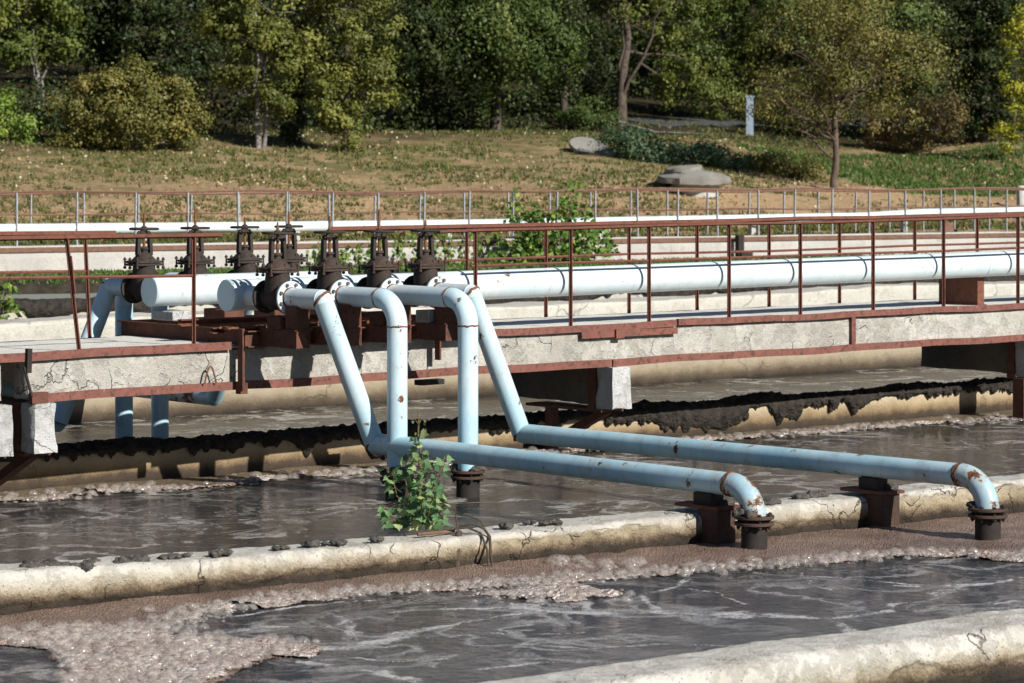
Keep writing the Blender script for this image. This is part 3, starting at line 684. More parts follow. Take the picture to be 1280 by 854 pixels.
obj('bottom_strip', edge_bar(t_at(310, 0), t_at(764, 0), 2.130, 2.212), M_flange, cw)
obj('bottom_strip', edge_bar(t_at(765, 0) + .01, tR, 2.132, 2.212), M_flange, cw)
mb = MB().cbox(t_at(725, 0), t_at(845, 0), -.03, -.014, 1.812, 1.885); obj('splice_plate', mb, M_flange, cw)
mb = MB().cbox(t_at(766, 0), t_at(776, 0), -.06, -.03, 1.80, 1.90); obj('splice_clamp', mb, M_flange, cw)
mb = MB().cbox(t_at(1064, 0), t_at(1069, 0), -.012, .02, 1.80, 2.13); obj('joint_strip', mb, M_flange, cw)
mb = MB().cbox(t_at(38, 0), t_at(58, 0), -.035, .03, 2.12, 2.225); obj('end_clamp', mb, M_frame, cw)
mb = MB().bar(C(t_at(34, 0), -.03, 1.70), C(t_at(33, 0), -.03, 1.93), .05, .05).bar(C(t_at(28, 0), -.03, 1.87), C(t_at(38, 0), -.03, 2.16), .02, .02); obj('end_clamp', mb, M_stub, cw)
tt = t_at(262, -.03); mb = MB().tube([C(tt - .07 + .14 * i / 8, -.045, 2.13 - .17 * math.sin(PI * i / 8)) for i in range(9)], .009, 6); obj('lifting_loop', mb, M_rust, cw)

# cross-beams under the catwalk with steel knee braces
for t0, t1, lab in ((-6.5, -6.22, 'white concrete crossbeam end cut off by the left picture edge'), (-5.99, -5.735, 'white concrete crossbeam end under the left end of the catwalk'), (1.425, 1.72, 'white concrete crossbeam end under the middle of the catwalk'), (8.75, 9.05, 'shaded concrete crossbeam under the right end of the catwalk')):
    r = thing('crossbeam', lab, 'crossbeam', C(t0, 0, 2.2), 'crossbeams under the catwalk')
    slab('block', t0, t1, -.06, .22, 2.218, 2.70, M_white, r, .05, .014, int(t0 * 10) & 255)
    slab('beam', t0 + .02, t1 - .02, .20, 1.85, 2.222, 2.66, M_darkcon, r, .1, .012, 5)
    obj('end_plate', MB().cbox(t0 - .012, t0 + .016, .22, .34, 2.225, 2.72), M_frame, r)
    if t0 > 8:
        obj('bracket', MB().cbox(t0 - .06, t0 + .06, .02, .20, 2.705, 3.4), M_frame, r); continue
    mb = MB().bar(C((t0 + t1) / 2, .18, 2.72), C((t0 + t1) / 2, 1.25, 3.22), .10, .09); obj('brace', mb, M_frame, r)
    mb = MB().cbox(t0 - .03, t0 + .09, .95, 1.05, 2.71, 3.4).cbox(t0 - .02, t1 + .02, .10, 1.4, 2.703, 2.735); obj('bracket', mb, M_frame, r)

# ------------------------------------------------------------------ railings along the catwalk
def railing(label, p, rail, mid, posts, bar, rail_ext=None, tops=None, extra=None):
    r = thing('railing', label, 'railing', C(t_at(posts[0][0], p), p, 1.76), 'railings along the catwalk')
    pts = [C(t_at(x, p), p, H_at(y, t_at(x, p), p)) for x, y in rail]
    mb = MB(); w_, h_ = bar
    for a, b in zip(pts[:-1], pts[1:]):
        mb.bar(a, b + (b - a) / np.linalg.norm(b - a) * .004, w_, h_ * .32)
        mb.bar(a + V * (w_ / 2) - [0, 0, h_ * .45], b + V * (w_ / 2) - [0, 0, h_ * .45], .008, h_ * .9)
        mb.bar(a - V * (w_ / 2) - [0, 0, h_ * .30], b - V * (w_ / 2) - [0, 0, h_ * .30], .008, h_ * .55)
    obj('top_rail', mb, M_rail, r)
    pts2 = [C(t_at(x, p), p + .02, H_at(y, t_at(x, p), p)) for x, y in mid]
    obj('middle_rail', MB().tube(pts2, .017, 6), M_rail, r)
    for i, (x, *rest) in enumerate(posts):
        t = t_at(x, p)
        yt = np.interp(rest[0] if rest else x, [a for a, _ in rail], [b for _, b in rail])
        tx = t_at(rest[0], p) if rest else t
        top = C(tx, p, H_at(yt, tx, p) + .02); bot = C(t, p, 1.762)
        mb = MB().bar(bot, top, .012, .036); d = .018 if i % 2 else -.018
        mb.bar(bot + V * .018, top + V * .018, .034, .012)
        po = obj('post', mb, M_rail, r)
    if extra: extra(r)
    return r
fr = [(548, 288.5), (600, 286.5), (714, 284), (811, 281), (911, 278.5), (1000, 277.5), (1092, 275), (1178, 272.5), (1274, 269), (1500, 262)]
fm = [(590, 333), (714, 328.5), (811, 326), (911, 322.6), (1000, 319.5), (1092, 316.5), (1178, 314), (1274, 310), (1500, 303)]
railing('red brown railing along the front edge right of the valves', .05, fr, fm, [(595,), (714,), (812,), (912,), (1001,), (1092,), (1180,), (1273,), (1370,)], (.05, .036))
rr = [(412, 284.5), (600, 281), (700, 279), (811, 276.5), (911, 274.5), (1000, 271.5), (1092, 270.5), (1178, 268), (1274, 265.5), (1500, 259)]
rm = [(480, 329), (600, 324.6), (788, 317.6), (872, 316), (962, 314), (1050, 311), (1144, 307), (1222, 305), (1500, 296)]
railing('red brown railing along the rear edge behind the long white pipe', 1.9, rr, rm, [(584,), (683,), (787,), (872,), (962,), (1050,), (1144,), (1222,), (1300,)], (.05, .055))
def ex1(r): obj('splint', MB().bar(C(t_at(87, .05), .03, H_at(320, t_at(87, .05), .05)), C(t_at(92, .05), .03, H_at(366, t_at(92, .05), .05)), .012, .03), M_rail, r)
railing('red brown railing with a leaning post at the front left', .05, [(-220, 298), (0, 296), (276, 292)], [(-220, 351), (0, 348), (242, 345)], [(-60,), (100, 84), (243,)], (.05, .045), extra=ex1)
railing('red brown railing at the rear left stopping short of the valves', 1.9, [(-220, 292), (0, 290.5), (143, 289.5)], [(-220, 344), (0, 341), (113, 339)], [(-90,), (113, 107)], (.05, .05))

# ------------------------------------------------------------------ steel platform carrying the valves
pf = thing('valve_platform', 'brown steel channel platform under the two rows of valves', 'platform', C(-2.6, .5, 1.76))
def channel(t0, t1, p0, p1, h0=1.605, h1=1.775):
    a = C(t0, p0, (h0 + h1) / 2); b = C(t1, p1, (h0 + h1) / 2); d = (b - a) / np.linalg.norm(b - a); s = np.cross(d, [0, 0, 1.])
    mb = MB().bar(a, b, .012, h1 - h0)
    mb.bar(a + s * .03 + [0, 0, (h1 - h0) / 2 - .006], b + s * .03 + [0, 0, (h1 - h0) / 2 - .006], .06, .012)
    mb.bar(a + s * .03 - [0, 0, (h1 - h0) / 2 - .006], b + s * .03 - [0, 0, (h1 - h0) / 2 - .006], .06, .012)
    return mb
tpl = t_at(306, -.11); tpr = t_at(606, -.11)
obj('channel', channel(tpl, tpr, -.11, -.11, 1.62, 1.785), M_frame, pf)
obj('channel', channel(tpl, tpl, 2.15, -.09), M_frame, pf)
obj('channel', channel(tpr - .05, tpr - .05, 2.15, -.09), M_frame, pf)
obj('channel', channel(tpl + .02, tpr - .07, 2.12, 2.12), M_frame, pf)
obj('angle_iron', channel(-3.85, -1.2, .72, .72, 1.53, 1.60), M_rail, pf)
obj('angle_iron', channel(-3.75, -1.2, .30, .30, 1.60, 1.66), M_frame, pf)
for px, h1 in ((301, 2.22), (547, 2.02)):
    t = t_at(px, -.08); mb = MB().cbox(t - .035, t + .035, -.10, -.075, 1.60, h1).cbox(t - .035, t - .025, -.16, -.10, 1.60, h1)
    obj('bracket', mb, M_frame, pf)
t = t_at(530, -.1); obj('bracket', MB().cbox(t - .13, t + .18, -.22, -.10, 2.215, 2.27), M_stub, pf)
t = t_at(302, -.1); obj('bracket', MB().cbox(t - .03, t + .06, -.12, -.04, 2.14, 2.25), M_frame, pf)
mb = MB()                                                       # expanded-metal grating
for i in range(30):
    a = -3.70 + i * .072
    mb.bar(C(a, .06, 1.60), C(a + .05, .20, 1.60), .012, .03)
for j in range(2): mb.bar(C(-3.7, .05 + j * .16, 1.60), C(-1.6, .05 + j * .16, 1.60), .008, .022)
obj('grating', mb, M_rust, pf)

# ------------------------------------------------------------------ gate valves
AX = 1.285                                                     # pipe axis, metres below the eye
def valve(t, p, label, seed, front=True, white=True):
    mbn = M_bonnet if white else M_iron
    g = thing('gate_valve', label, 'valve', C(t, p, AX), 'gate valves on the platform')
    c = C(t, p, AX); Z = np.array([0, 0, 1.])
    rn = random.Random(seed)
    mb = MB().lathe(c - [0, 0, .13], Z, [(.02, 0), (.10, .01), (.13, .06), (.145, .13), (.150, .22), (.146, .30), (.138, .378)], 24, 1.0, .80)
    mb.tube([c - V * .19, c - V * .10, c, c + V * .10, c + V * .19], [.108, .112, .125, .112, .108], 20)
    obj('body', mb, M_iron, g, 50)
    for sgn in (-1, 1):
        w = white and sgn < 0
        f = obj('flange', MB().lathe(c + V * sgn * .175, V * sgn, [(.165, 0), (.168, .004), (.168, .024), (.164, .028)], 28), M_iron, g)
        if w: obj('counter_flange', MB().lathe(c - V * .205, -V, [(.165, 0), (.168, .004), (.168, .022), (.164, .026)], 28), M_pwhite, g)
        for k in range(8):
            a = 2 * PI * (k + .5) / 8; e = U * math.cos(a) * .138 + Z * math.sin(a) * .138
            b0 = c + V * sgn * .165 + e; b1 = c + V * sgn * (.255 if w else .222) + e
            obj('bolt', MB().tube([b0, b1], .011, 6).tube([b1 - V * sgn * .022, b1 - V * sgn * .005], .019, 6), M_bolt, f)
    # bonnet with a square bolted flange
    z0 = .245
    def plate(h0, h1, s, m): # rounded square plate
        pr = []
        for k in range(24):
            a = 2 * PI * k / 24; ca, sa = math.cos(a), math.sin(a); q = (abs(ca) ** 3.2 + abs(sa) ** 3.2) ** (-1 / 3.2); pr.append((ca * q * s * 1.08, sa * q * s * .82))
        n = 24; vs = [c + U * x + V * y + Z * h for h in (h0, h1) for x, y in pr]
        return MB().add(vs, [tuple(range(n - 1, -1, -1)), tuple(range(n, 2 * n))] + [(k, (k + 1) % n, n + (k + 1) % n, n + k) for k in range(n)])
    bf = obj('bonnet_flange', plate(z0, z0 + .024, .176, None), mbn, g, 40, .004)
    obj('bonnet_flange', plate(z0 + .029, z0 + .053, .176, None), mbn, g, 40, .004)
    for (x, y) in ((-.165, -.12), (0, -.13), (.165, -.12), (-.165, .12), (0, .13), (.165, .12), (-.178, 0), (.178, 0)):
        b = c + U * x + V * y
        obj('bolt', MB().tube([b + Z * (z0 - .035), b + Z * (z0 + .09)], .010, 6).tube([b + Z * (z0 - .03), b + Z * (z0 - .008)], .019, 6).tube([b + Z * (z0 + .058), b + Z * (z0 + .078)], .019, 6), mbn, bf)
    mb = MB().lathe(c, Z, [(.150, z0 + .050), (.142, z0 + .066), (.115, z0 + .092), (.092, z0 + .112), (.086, z0 + .122)], 22, 1.0, .85)
    obj('bonnet', mb, mbn, g, 50)
    y0, y1 = z0 + .112, .59
    mb = MB()
    for sg in (-1, 1):
        mb.bar(c + U * sg * .080 + Z * y0, c + U * sg * .072 + Z * (y1 - .02), .038, .055)
        mb.bar(c + U * sg * .070 + Z * (y1 - .025), c + U * sg * .045 + Z * (y1 + .012), .034, .055)
    mb.box(c + Z * (y0 + .012), U * .09, V * .04, Z * .014).box(c + Z * (y1 + .012), U * .058, V * .03, Z * .016)
    obj('yoke', mb, M_iron, g, 40, .004)
    mb = MB().tube([c + Z * y0, c + Z * (y0 + .06), c + Z * (y0 + .062), c + Z * (y0 + .085)], [.038, .034, .050, .046], 10); obj('gland', mb, mbn, g)
    obj('stem', MB().tube([c + Z * y0, c + Z * (.70 + .06 * (seed % 3)), c + Z * (.75 + .06 * (seed % 3))], [.015, .014, .008], 8), M_rust, g)
    hz = .640
    tilt = np.array([rn.uniform(-.02, .02), rn.uniform(-.02, .02), 1.]); rot = rn.random() * PI
    mb = MB().ring(c + Z * hz, tilt, .150, .0135).lathe(c + Z * (hz - .035), Z, [(.03, 0), (.04, .01), (.034, .05), (.024, .065)], 12)
    for k in range(4):
        a = rot + PI / 2 * k; e = U * math.cos(a) + V * math.sin(a); mb.bar(c + Z * hz + e * .02, c + Z * hz + e * .148, .020, .014)
    obj('handwheel', mb, M_iron, g, 50)
    return g
TB = [t_at(347, -.3), t_at(412, -.3), t_at(474, -.3), t_at(532, -.3)]
TA = [t_at(180, 2.3), t_at(244, 2.3), t_at(306, 2.3), t_at(361, 2.3)]
LB = ['rusty gate valve bolted to the left slanting pale pipe, front row', 'rusty gate valve feeding the first curved elbow pipe from the left, front row', 'rusty gate valve feeding the second curved elbow pipe from the left, front row', 'rusty gate valve at the right end of the front row']
LA = ['black gate valve at the far left above the shorter closed pipe', 'black gate valve behind the upright rail post, second in the back row', 'black gate valve above the long white pipe end, third in the back row', 'black gate valve partly hidden behind the leftmost valve of the front row']
for i in range(4): valve(TB[i], -.3, LB[i], i)
for i in range(4): valve(TA[i], 2.3, LA[i], 10 + i, white=False)

# ------------------------------------------------------------------ pipes
RP = .101
def arc(a, c1, c2, r, n=10):                                   # quarter bend: from a heading c1, turning to c2
    c = a + c2 * r; return [c - c2 * r * math.cos(PI / 2 * i / n) + c1 * r * math.sin(PI / 2 * i / n) for i in range(n + 1)]
def rusty_ring(parent, p, d, r=RP, w=.02, m=None):
    d = np.asarray(d) / np.linalg.norm(d)
    mb = MB(); n = 26; up = np.array([0, 0, 1.]) if abs(d[2]) < .9 else U
    x = np.cross(up, d); x /= np.linalg.norm(x); y = np.cross(d, x); vs = []; fs = []
    for k in range(n):
        a = 2 * PI * k / n; e = x * math.cos(a) + y * math.sin(a); j = .006 * random.random(); s_ = (random.random() - .5) * .014
        for (rr_, hh) in ((r - .004, -w / 2), (r + .003 + j, -w / 4), (r + .003 + j, w / 4), (r - .004, w / 2)): vs.append(p + e * rr_ + d * (hh + s_))
    for k in range(n):
        for q in range(3): a = k * 4 + q; b = ((k + 1) % n) * 4 + q; fs.append((a, b, b + 1, a + 1))
    return obj('weld_ring', mb.add(vs, fs), m or M_rust, parent, 60)
DN = np.array([0, 0, -1.])
def run(name, a, b, m, parent, r=RP, n=24):
    k = max(2, int(np.linalg.norm(b - a) / .3)); return obj(name, MB().tube([a + (b - a) * i / k for i in range(k + 1)], r, n), m, parent, 40)
def stub(parent, c, ztop, r=.112, seed=0):                     # bolted iron stub going down into the water
    s = obj('stub', MB().tube([np.array([c[0], c[1], ztop]), np.array([c[0], c[1], -.4])], r, 24), M_stub, parent, 40)
    for zz in (ztop, ztop - .055):
        f = obj('flange', MB().lathe((c[0], c[1], zz - .012), (0, 0, 1), [(.168, 0), (.172, .004), (.172, .022), (.168, .026)], 28), M_stubfl, s)
    for k in range(8):
        a = 2 * PI * (k + .3) / 8; b = np.array([c[0] + .142 * math.cos(a), c[1] + .142 * math.sin(a), ztop])
        obj('bolt', MB().tube([b + [0, 0, .035], b - [0, 0, .10]], .011, 6).tube([b - [0, 0, .088], b - [0, 0, .067]], .02, 6).tube([b + [0, 0, .012], b + [0, 0, .03]], .02, 6), M_stub, s)
    for k in range(4):
        a = random.random() * 6.28; clod('sludge_lump', (c[0] + .125 * math.cos(a), c[1] + .125 * math.sin(a), ztop + .03), .055, M_mudgrey, s, seed + k, .7)
def slanted(t, t2, pe, pend, Hl, He, label, seed, rb):
    g = thing('discharge_pipe', label, 'pipe', C(t, -.53, AX), 'discharge pipes on the front row of valves')
    a = C(t, -.52, AX); b = C(t, pe, AX); c = C(t2, pe, Hl); r0 = C(t2, pend + rb, He)
    run('upper_run', a, b, M_pwhite, g); run('slanting_run', b, c, M_pmid, g)
    obj('knuckle', MB().tube([b + V * .02, b, b + (c - b) / np.linalg.norm(c - b) * .02], RP * .995, 24), M_pmid, g)
    run('lower_run', c, r0, M_pblue, g)
    bend = arc(r0, (r0 - c) / np.linalg.norm(r0 - c), DN, rb); obj('elbow', MB().tube(bend, RP * 1.01, 24), M_pold, g, 60)
    rusty_ring(g, b, (c - b) / np.linalg.norm(c - b) - V, RP * 1.02, .03); rusty_ring(g, c, -V + (c - b) / np.linalg.norm(c - b), RP * 1.04, .03)
    rusty_ring(g, r0 + V * .03, V, RP, .03); rusty_ring(g, r0 + V * .0, V, RP, .03); rusty_ring(g, a, V, RP * 1.03, .06)
    e = bend[-1]; stub(g, e, 3.25 - 2.965, seed=seed)
    run('end_run', e, np.array([e[0], e[1], 3.25 - 2.98]), M_pold, g)
slanted(TB[0], -2.70, -1.05, -6.33, 2.73, 2.71, 'pale blue pipe slanting down at left then running low past the sapling', 3, .27)
slanted(TB[3], -.767, -1.05, -7.27, 2.75, 2.69, 'pale blue pipe slanting down at right with the longest low run', 9, .29)
def curved(t, pe, label, seed, rb=.27):
    g = thing('discharge_pipe', label, 'pipe', C(t, -.53, AX), 'discharge pipes on the front row of valves')
    a = C(t, -.52, AX); b = C(t, pe + rb, AX); run('upper_run', a, b, M_pwhite, g)
    bend = arc(b, -V, DN, rb); obj('elbow', MB().tube(bend, RP * 1.01, 24), M_pmid, g, 60)
    e = bend[-1]; d = np.array([e[0], e[1], 3.25 - 3.0]); run('drop_run', e, d, M_pmid, g)
    rusty_ring(g, b, V); rusty_ring(g, e, DN); rusty_ring(g, a, V, RP * 1.03, .06)
    stub(g, d, 3.25 - 3.0, .116, seed)
curved(TB[1], -1.41, 'pale pipe curving down through the first elbow, behind the sapling', 20)
curved(TB[2], -1.733, 'pale pipe curving down through the second elbow to a black flange', 30)
for i in range(4):                                             # steel seats under the pipes, parts of the platform
    pe = -.67
    obj('pipe_seat', MB().cbox(TB[i] - .085, TB[i] + .0, pe - .06, pe - .05, 1.36, 1.595).cbox(TB[i] - .085, TB[i] - .075, pe - .05, pe + .12, 1.36, 1.595).cbox(TB[i] + .0, TB[i] + .085, pe - .05, pe + .12, 1.365, 1.595).cbox(TB[i] - .11, TB[i] + .11, pe - .08, pe + .14, 1.592, 1.603), M_frame, pf)
    obj('cantilever', MB().cbox(TB[i] - .10, TB[i] + .06, -.76, -.115, 1.606, 1.625).cbox(TB[i] - .10, TB[i] - .085, -.755, -.115, 1.625, 1.775).cbox(TB[i] + .045, TB[i] + .06, -.755, -.115, 1.625, 1.775).cbox(TB[i] - .085, TB[i] + .045, -.75, -.735, 1.627, 1.773), M_frame, pf)
    obj('valve_pad', MB().cbox(TB[i] - .12, TB[i] + .13, -.50, -.28, 1.47, 1.60), M_white if i == 3 else M_frame, pf, bevel=.01)
    obj('valve_pad', MB().cbox(TA[i] - .13, TA[i] + .13, 1.55, 1.95, 1.50, 1.60), M_white if i == 0 else M_frame, pf, bevel=.01)

# headers
RH = .162
def header(label, p, t0, t1, valves, pv, seams, rise=0.):
    g = thing('header_pipe', label, 'pipe', C(t0, p, AX), 'white header pipes')
    a, b = C(t0, p, AX), C(t1, p, AX - rise); k = int((t1 - t0) / .5) + 2; ax = lambda t: AX - rise * (t - t0) / (t1 - t0)
    obj('barrel', MB().tube([a + (b - a) * i / k for i in range(k + 1)], RH, 36, False), M_pwhite, g, 40)
    obj('end_cap', MB().lathe(a, -U, [(RH - .001, -.01), (RH - .001, .004), (RH - .012, .008)], 36), M_pmid, g, 12)
    obj('end_cap', MB().lathe(b, U, [(RH - .001, -.01), (RH - .001, .004), (RH - .012, .008)], 36), M_pwhite, g, 12)
    for t in valves:
        s = 1 if pv > p else -1
        run('branch', C(t, p, AX), C(t, pv - s * .20, AX), M_pwhite, g)
    for t in seams: rusty_ring(g, C(t, p, ax(t)), U, RH - .0015, .018, M_pwhite)
    rusty_ring(g, a + U * .012, U, RH, .02, M_pmid)
    return g
PH = .32
hg = header('long white header pipe running along the catwalk to the right', PH, t_at(283, PH), t_at(1600, PH), TB, -.3, [t_at(677, PH), t_at(322, PH), t_at(1226, PH), t_at(900, PH)], .09)
for px in (1207, 1420):
    t = t_at(px, PH + .3); s_ = obj('saddle', MB().cbox(t - .06, t + .07, PH + .05, PH + .70, AX + .06, 1.757).cbox(t - .09, t + .10, PH + .03, PH + .73, 1.745, 1.757), M_rail, hg)
header('short white header pipe with a flat closed end behind the long one', 1.7, t_at(187, 1.7), -1.0, TA, 2.3, [-2.2])
# rear discharge pipes (back row of valves)
RA = ['blue grey elbow pipe slanting down at the far left behind the rear rail', 'blue pipe standing under the catwalk, left of the pair', 'blue pipe standing under the catwalk, right of the pair', 'rusted blue pipe end showing under the catwalk beside the steel bracket']
for i in range(4):
    t = TA[i]
    g = thing('discharge_pipe', RA[i], 'pipe', C(t, 2.53, AX), 'discharge pipes on the back row of valves')
    a = C(t, 2.50, AX)
    if i in (0, 3):
        pe = 2.98; b = C(t, pe, AX)
        c = gp(84, 505, 2.74) if i == 0 else gp(268, 497, 2.74)
        if i == 0: c = C(t - .62, pe + .05, 2.74)
        run('upper_run', a, b, M_pmid, g); run('slanting_run', b, c, M_pmid, g); rusty_ring(g, b, (c - b))
        run('lower_run', c, c + V * 7, M_pold, g)
    else:
        px = (0, 155, 200)[i]; k = (px - 640) / F
        pe = (k * (O[1] + U[1] * t) - U[0] * t) / (V[0] - k * V[1])
        b = C(t, pe - .25, AX); run('upper_run', a, b, M_pmid, g); bend = arc(b, V, DN, .25); obj('elbow', MB().tube(bend, RP, 20), M_pmid, g, 60)
        run('drop_run', bend[-1], np.array([bend[-1][0], bend[-1][1], -.3]), M_pblue, g)
g = thing('supply_pipe', 'rusted blue pipe under the left end of the catwalk', 'pipe', C(-6.5, .9, 2.15))
run('barrel', gp(-60, 486, 2.2), gp(31, 490, 2.2), M_pblue, g, .09); run('barrel', gp(75, 500, 2.5), gp(75, 500, 2.5) + V * 3 , M_pold, g, .11)

# pipe supports standing on the near wall
for (t, px, Hp, lab) in ((-2.70, 848, 2.72, 'rusty pillar carrying the nearer low blue pipe over the pale wall'), (-.767, 1048, 2.715, 'rusty pillar carrying the farther low blue pipe over the pale wall')):
    k = (px - 640) / F; pe = (k * (O[1] + U[1] * t) - U[0] * t) / (V[0] - k * V[1])
    # the front face of the wall along this pipe
    a = C(t, 0, 3.25)[:2]; dv = V[:2]; M2 = np.array([[dv[0], -nd[0]], [dv[1], -nd[1]]]); pw = np.linalg.solve(M2, nA - a)[0]
    g = thing('pipe_support', lab, 'support', C(t, pw, 3.25), 'pillars under the low blue pipes')
    obj('pillar', MB().cbox(t - .09, t + .13, pw - .20, pw + .05, 2.935, 3.6), M_stubfl, g, bevel=.008)
    obj('plate', MB().cbox(t - .12, t + .16, pw - .23, pw + .30, 2.905, 2.934), M_frame, g)
    obj('seat', MB().cbox(t - .07, t + .03, pw - .10, pw + .12, Hp + .085, 2.904).cbox(t + .03, t + .085, pw - .095, pw + .115, Hp + .09, 2.904), M_iron, g)
    clod('sludge_lump', C(t + .1, pw - .12, 2.89), .07, M_mudgrey, g, int(px)); clod('sludge_lump', C(t + .12, pw + .05, 2.89), .06, M_mudgrey, g, int(px) + 1)

# ------------------------------------------------------------------ far side: sludge wall, bank, retaining wall, fences, pipe
tag(swept(FF(-30, -4.4, 0), FF(60, -4.4, 0), rounded(.3, .74, .04, -.2), .2, 61, .02, .05, M_outer, 'tank_wall'), 'far mud streaked tank wall below the dark grassy bank', 'wall', 'concrete tank walls')
def far_mud():
    L = 90; n = 1400; s = np.linspace(0, L, n); one = s * 0
    drop = .06 + .22 * np.clip(vnoise(np.stack([s * .9, one, one], 1), 71), 0, 1) + .3 * np.clip(vnoise(np.stack([s * 3, one, one], 1), 72) - .2, 0, 1)
    rows = []
    for off, z in ((.32, .80 + one), (.1, .80 + one), (-.02, .78 + one), (-.05, .72 - drop * .5), (-.05, .70 - drop), (-.0, .70 - drop)):
        j = .04 * fbm(np.stack([s * 6, one + off * 9, one], 1), 3, 75)
        rows.append(FA + FU * (s - 30)[:, None] + FV * (off - 4.4 + j)[:, None] + np.array([0, 0, 1.]) * (z + j)[:, None])
    P = np.stack(rows, 1).reshape(-1, 3); m = 6; i = (np.arange(n - 1)[:, None] * m + np.arange(m - 1)[None, :]).ravel()
    return npmesh('sludge', P, np.stack([i, i + 1, i + m + 1, i + m], 1), M_mud)
o = kind(far_mud(), 'stuff'); tag(o, 'dark sludge streaking down the far tank wall', 'sludge')

def hill_z(q, s):
    q = np.asarray(q, float); s = np.asarray(s, float)
    P = np.stack([s * .12, q * .12, s * 0], -1).reshape(-1, 3); P2 = np.stack([s * .7, q * .7, s * 0], -1).reshape(-1, 3)
    nb = fbm(P, 3, 81).reshape(q.shape); ns = fbm(P2, 3, 84).reshape(q.shape)
    z = np.where(q < -3.5, .76 + (q + 4.4) / .9 * .39, np.where(q < .15, 1.15, 1.63))
    r = np.clip(q - 6.5, 0, None); k = np.clip(r / 6, 0, 1)
    z = z + .125 * r * k + nb * .55 * k + ns * .07 * np.clip((q + 2) / 4, .3, 1)
    return z
qs = np.r_[[-4.1, -3.9, -3.7, -3.5], np.linspace(-3.3, .1, 14), [.2], np.linspace(.4, 8, 24), np.linspace(8.3, 45, 110), np.linspace(46, 190, 60)]
ss = np.r_[np.linspace(-120, -22, 30), np.linspace(-20, 55, 230), np.linspace(57, 170, 34)]
Q, S = np.meshgrid(qs, ss, indexing='ij'); Zh = hill_z(Q, S)
P = FA + FU * S.ravel()[:, None] + FV * Q.ravel()[:, None] + np.array([0, 0, 1.]) * Zh.ravel()[:, None]
I = np.arange(Q.size).reshape(Q.shape); fs = np.stack([I[:-1, :-1], I[:-1, 1:], I[1:, 1:], I[1:, :-1]], -1).reshape(-1, 4)[:, ::-1]
n = NT('hillside_ground')
g1 = n.ramp(n.noise(.16, 5, rough=.6), [(.50, 0.), (.66, .9)])
dirt = n.mix(n.noise(1.2, 7, rough=.7), (.42, .275, .155), (.56, .40, .24)); dirt = n.mix(n.ramp(n.noise(9, 5, rough=.7), [(.5, 0.), (.72, .8)]), dirt, (.16, .11, .065))
grs = n.mix(n.noise(1.6, 6), (.08, .10, .028), (.17, .17, .055))
gm = n.math('MAXIMUM', n.math('MULTIPLY', g1, n.ramp(n.noise(.9, 5), [(.35, .2), (.6, .9)])), n.ramp(n.noise(2.3, 5, rough=.65), [(.55, 0.), (.66, .7)]))
qd = n.t.nodes.new('ShaderNodeVectorMath'); qd.operation = 'DOT_PRODUCT'; n.set(qd.inputs[0], n.pos); qd.inputs[1].default_value = tuple(FV)
qv = n.math('ADD', n.math('SUBTRACT', qd.outputs['Value'], float(FA @ FV)), n.math('MULTIPLY', n.math('SUBTRACT', n.noise(.35, 4), .5), 9.))
gup = n.math('MULTIPLY', n.ramp(n.math('DIVIDE', qv, 40.), [(.34, 0.), (.50, .8)]), n.ramp(n.noise(1.1, 6, rough=.65), [(.36, .1), (.56, 1.)]))
gm = n.math('MAXIMUM', gm, gup)
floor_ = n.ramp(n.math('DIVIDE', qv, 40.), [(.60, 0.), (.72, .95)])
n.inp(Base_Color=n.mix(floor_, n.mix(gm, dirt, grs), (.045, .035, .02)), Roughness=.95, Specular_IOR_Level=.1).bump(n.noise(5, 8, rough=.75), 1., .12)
ib = int(np.searchsorted(qs, -3.45)) * (len(ss) - 1)
kind(npmesh('hillside', P, fs[ib - len(ss) + 1:], n.m, None, True), 'structure'); kind(npmesh('bank', P, fs[:ib], M_bank, None, True), 'structure')
def ground_hit(px, py, y0=58):
    for Y in np.arange(y0, 190, .2):
        p = atY(px, py, Y); d = p - FA; q = d @ FV; s = d @ FU
        if q > .3 and hill_z(np.array([q]), np.array([s]))[0] >= p[2]: return p
    return atY(px, py, 110)
def gz(x, y):
    d = np.array([x, y, 0]) - FA * [1, 1, 0]; return float(hill_z(np.array([d @ FV]), np.array([d @ FU]))[0])

mb = MB(); a = FF(-30, .0, 0); 
rw = swept(FF(-30, 0, 0), FF(60, 0, 0), [(0, .9), (0, 1.66), (.02, 1.68), (.30, 1.68), (.32, 1.66), (.32, 1.0)], .25, 90, .006, .012, M_farwall, 'retaining_wall', None, .2)
tag(rw, 'low pale concrete retaining wall with a rusty edge, beyond the tanks', 'wall')
obj('edge_strip', MB().bar(FF(-30, -.02, 1.60), FF(60, -.02, 1.60), .03, .10), M_farrust, rw)
def fence(label, q, z0, zt, zm, posts, mat_r):
    g = thing('fence', label, 'fence', FF(s_at(posts[0], q), q, z0), 'far fences')
    ss_ = [s_at(x, q) for x in posts]
    wob = lambda s: .02 * math.sin(s * 1.3 + q) + .018 * math.sin(s * .47)
    obj('top_rail', MB().tube([FF(s, q, zt + wob(s)) for s in np.arange(-24, 52, .8)], .028, 6), mat_r, g)
    obj('middle_rail', MB().tube([FF(s, q + .02, zm + .8 * wob(s + 2)) for s in np.arange(-24, 52, .8)], .018, 6), mat_r, g)
    for s in ss_:
        obj('post', MB().bar(FF(s, q, z0), FF(s + random.uniform(-.03, .03), q, zt + wob(s)), .028, .042), M_post, g)
    return g
px1 = [-220, -140, -58, 21, 96, 169, 235, 298, 358, 415, 472, 530, 586, 641, 696, 744, 797, 847, 897, 948, 993, 1040, 1086, 1132, 1176, 1218, 1258, 1300, 1340]
fence('long thin fence of pale posts and rusty rails on the retaining wall', .16, 1.68, 2.76, 2.30, px1, M_farrust)
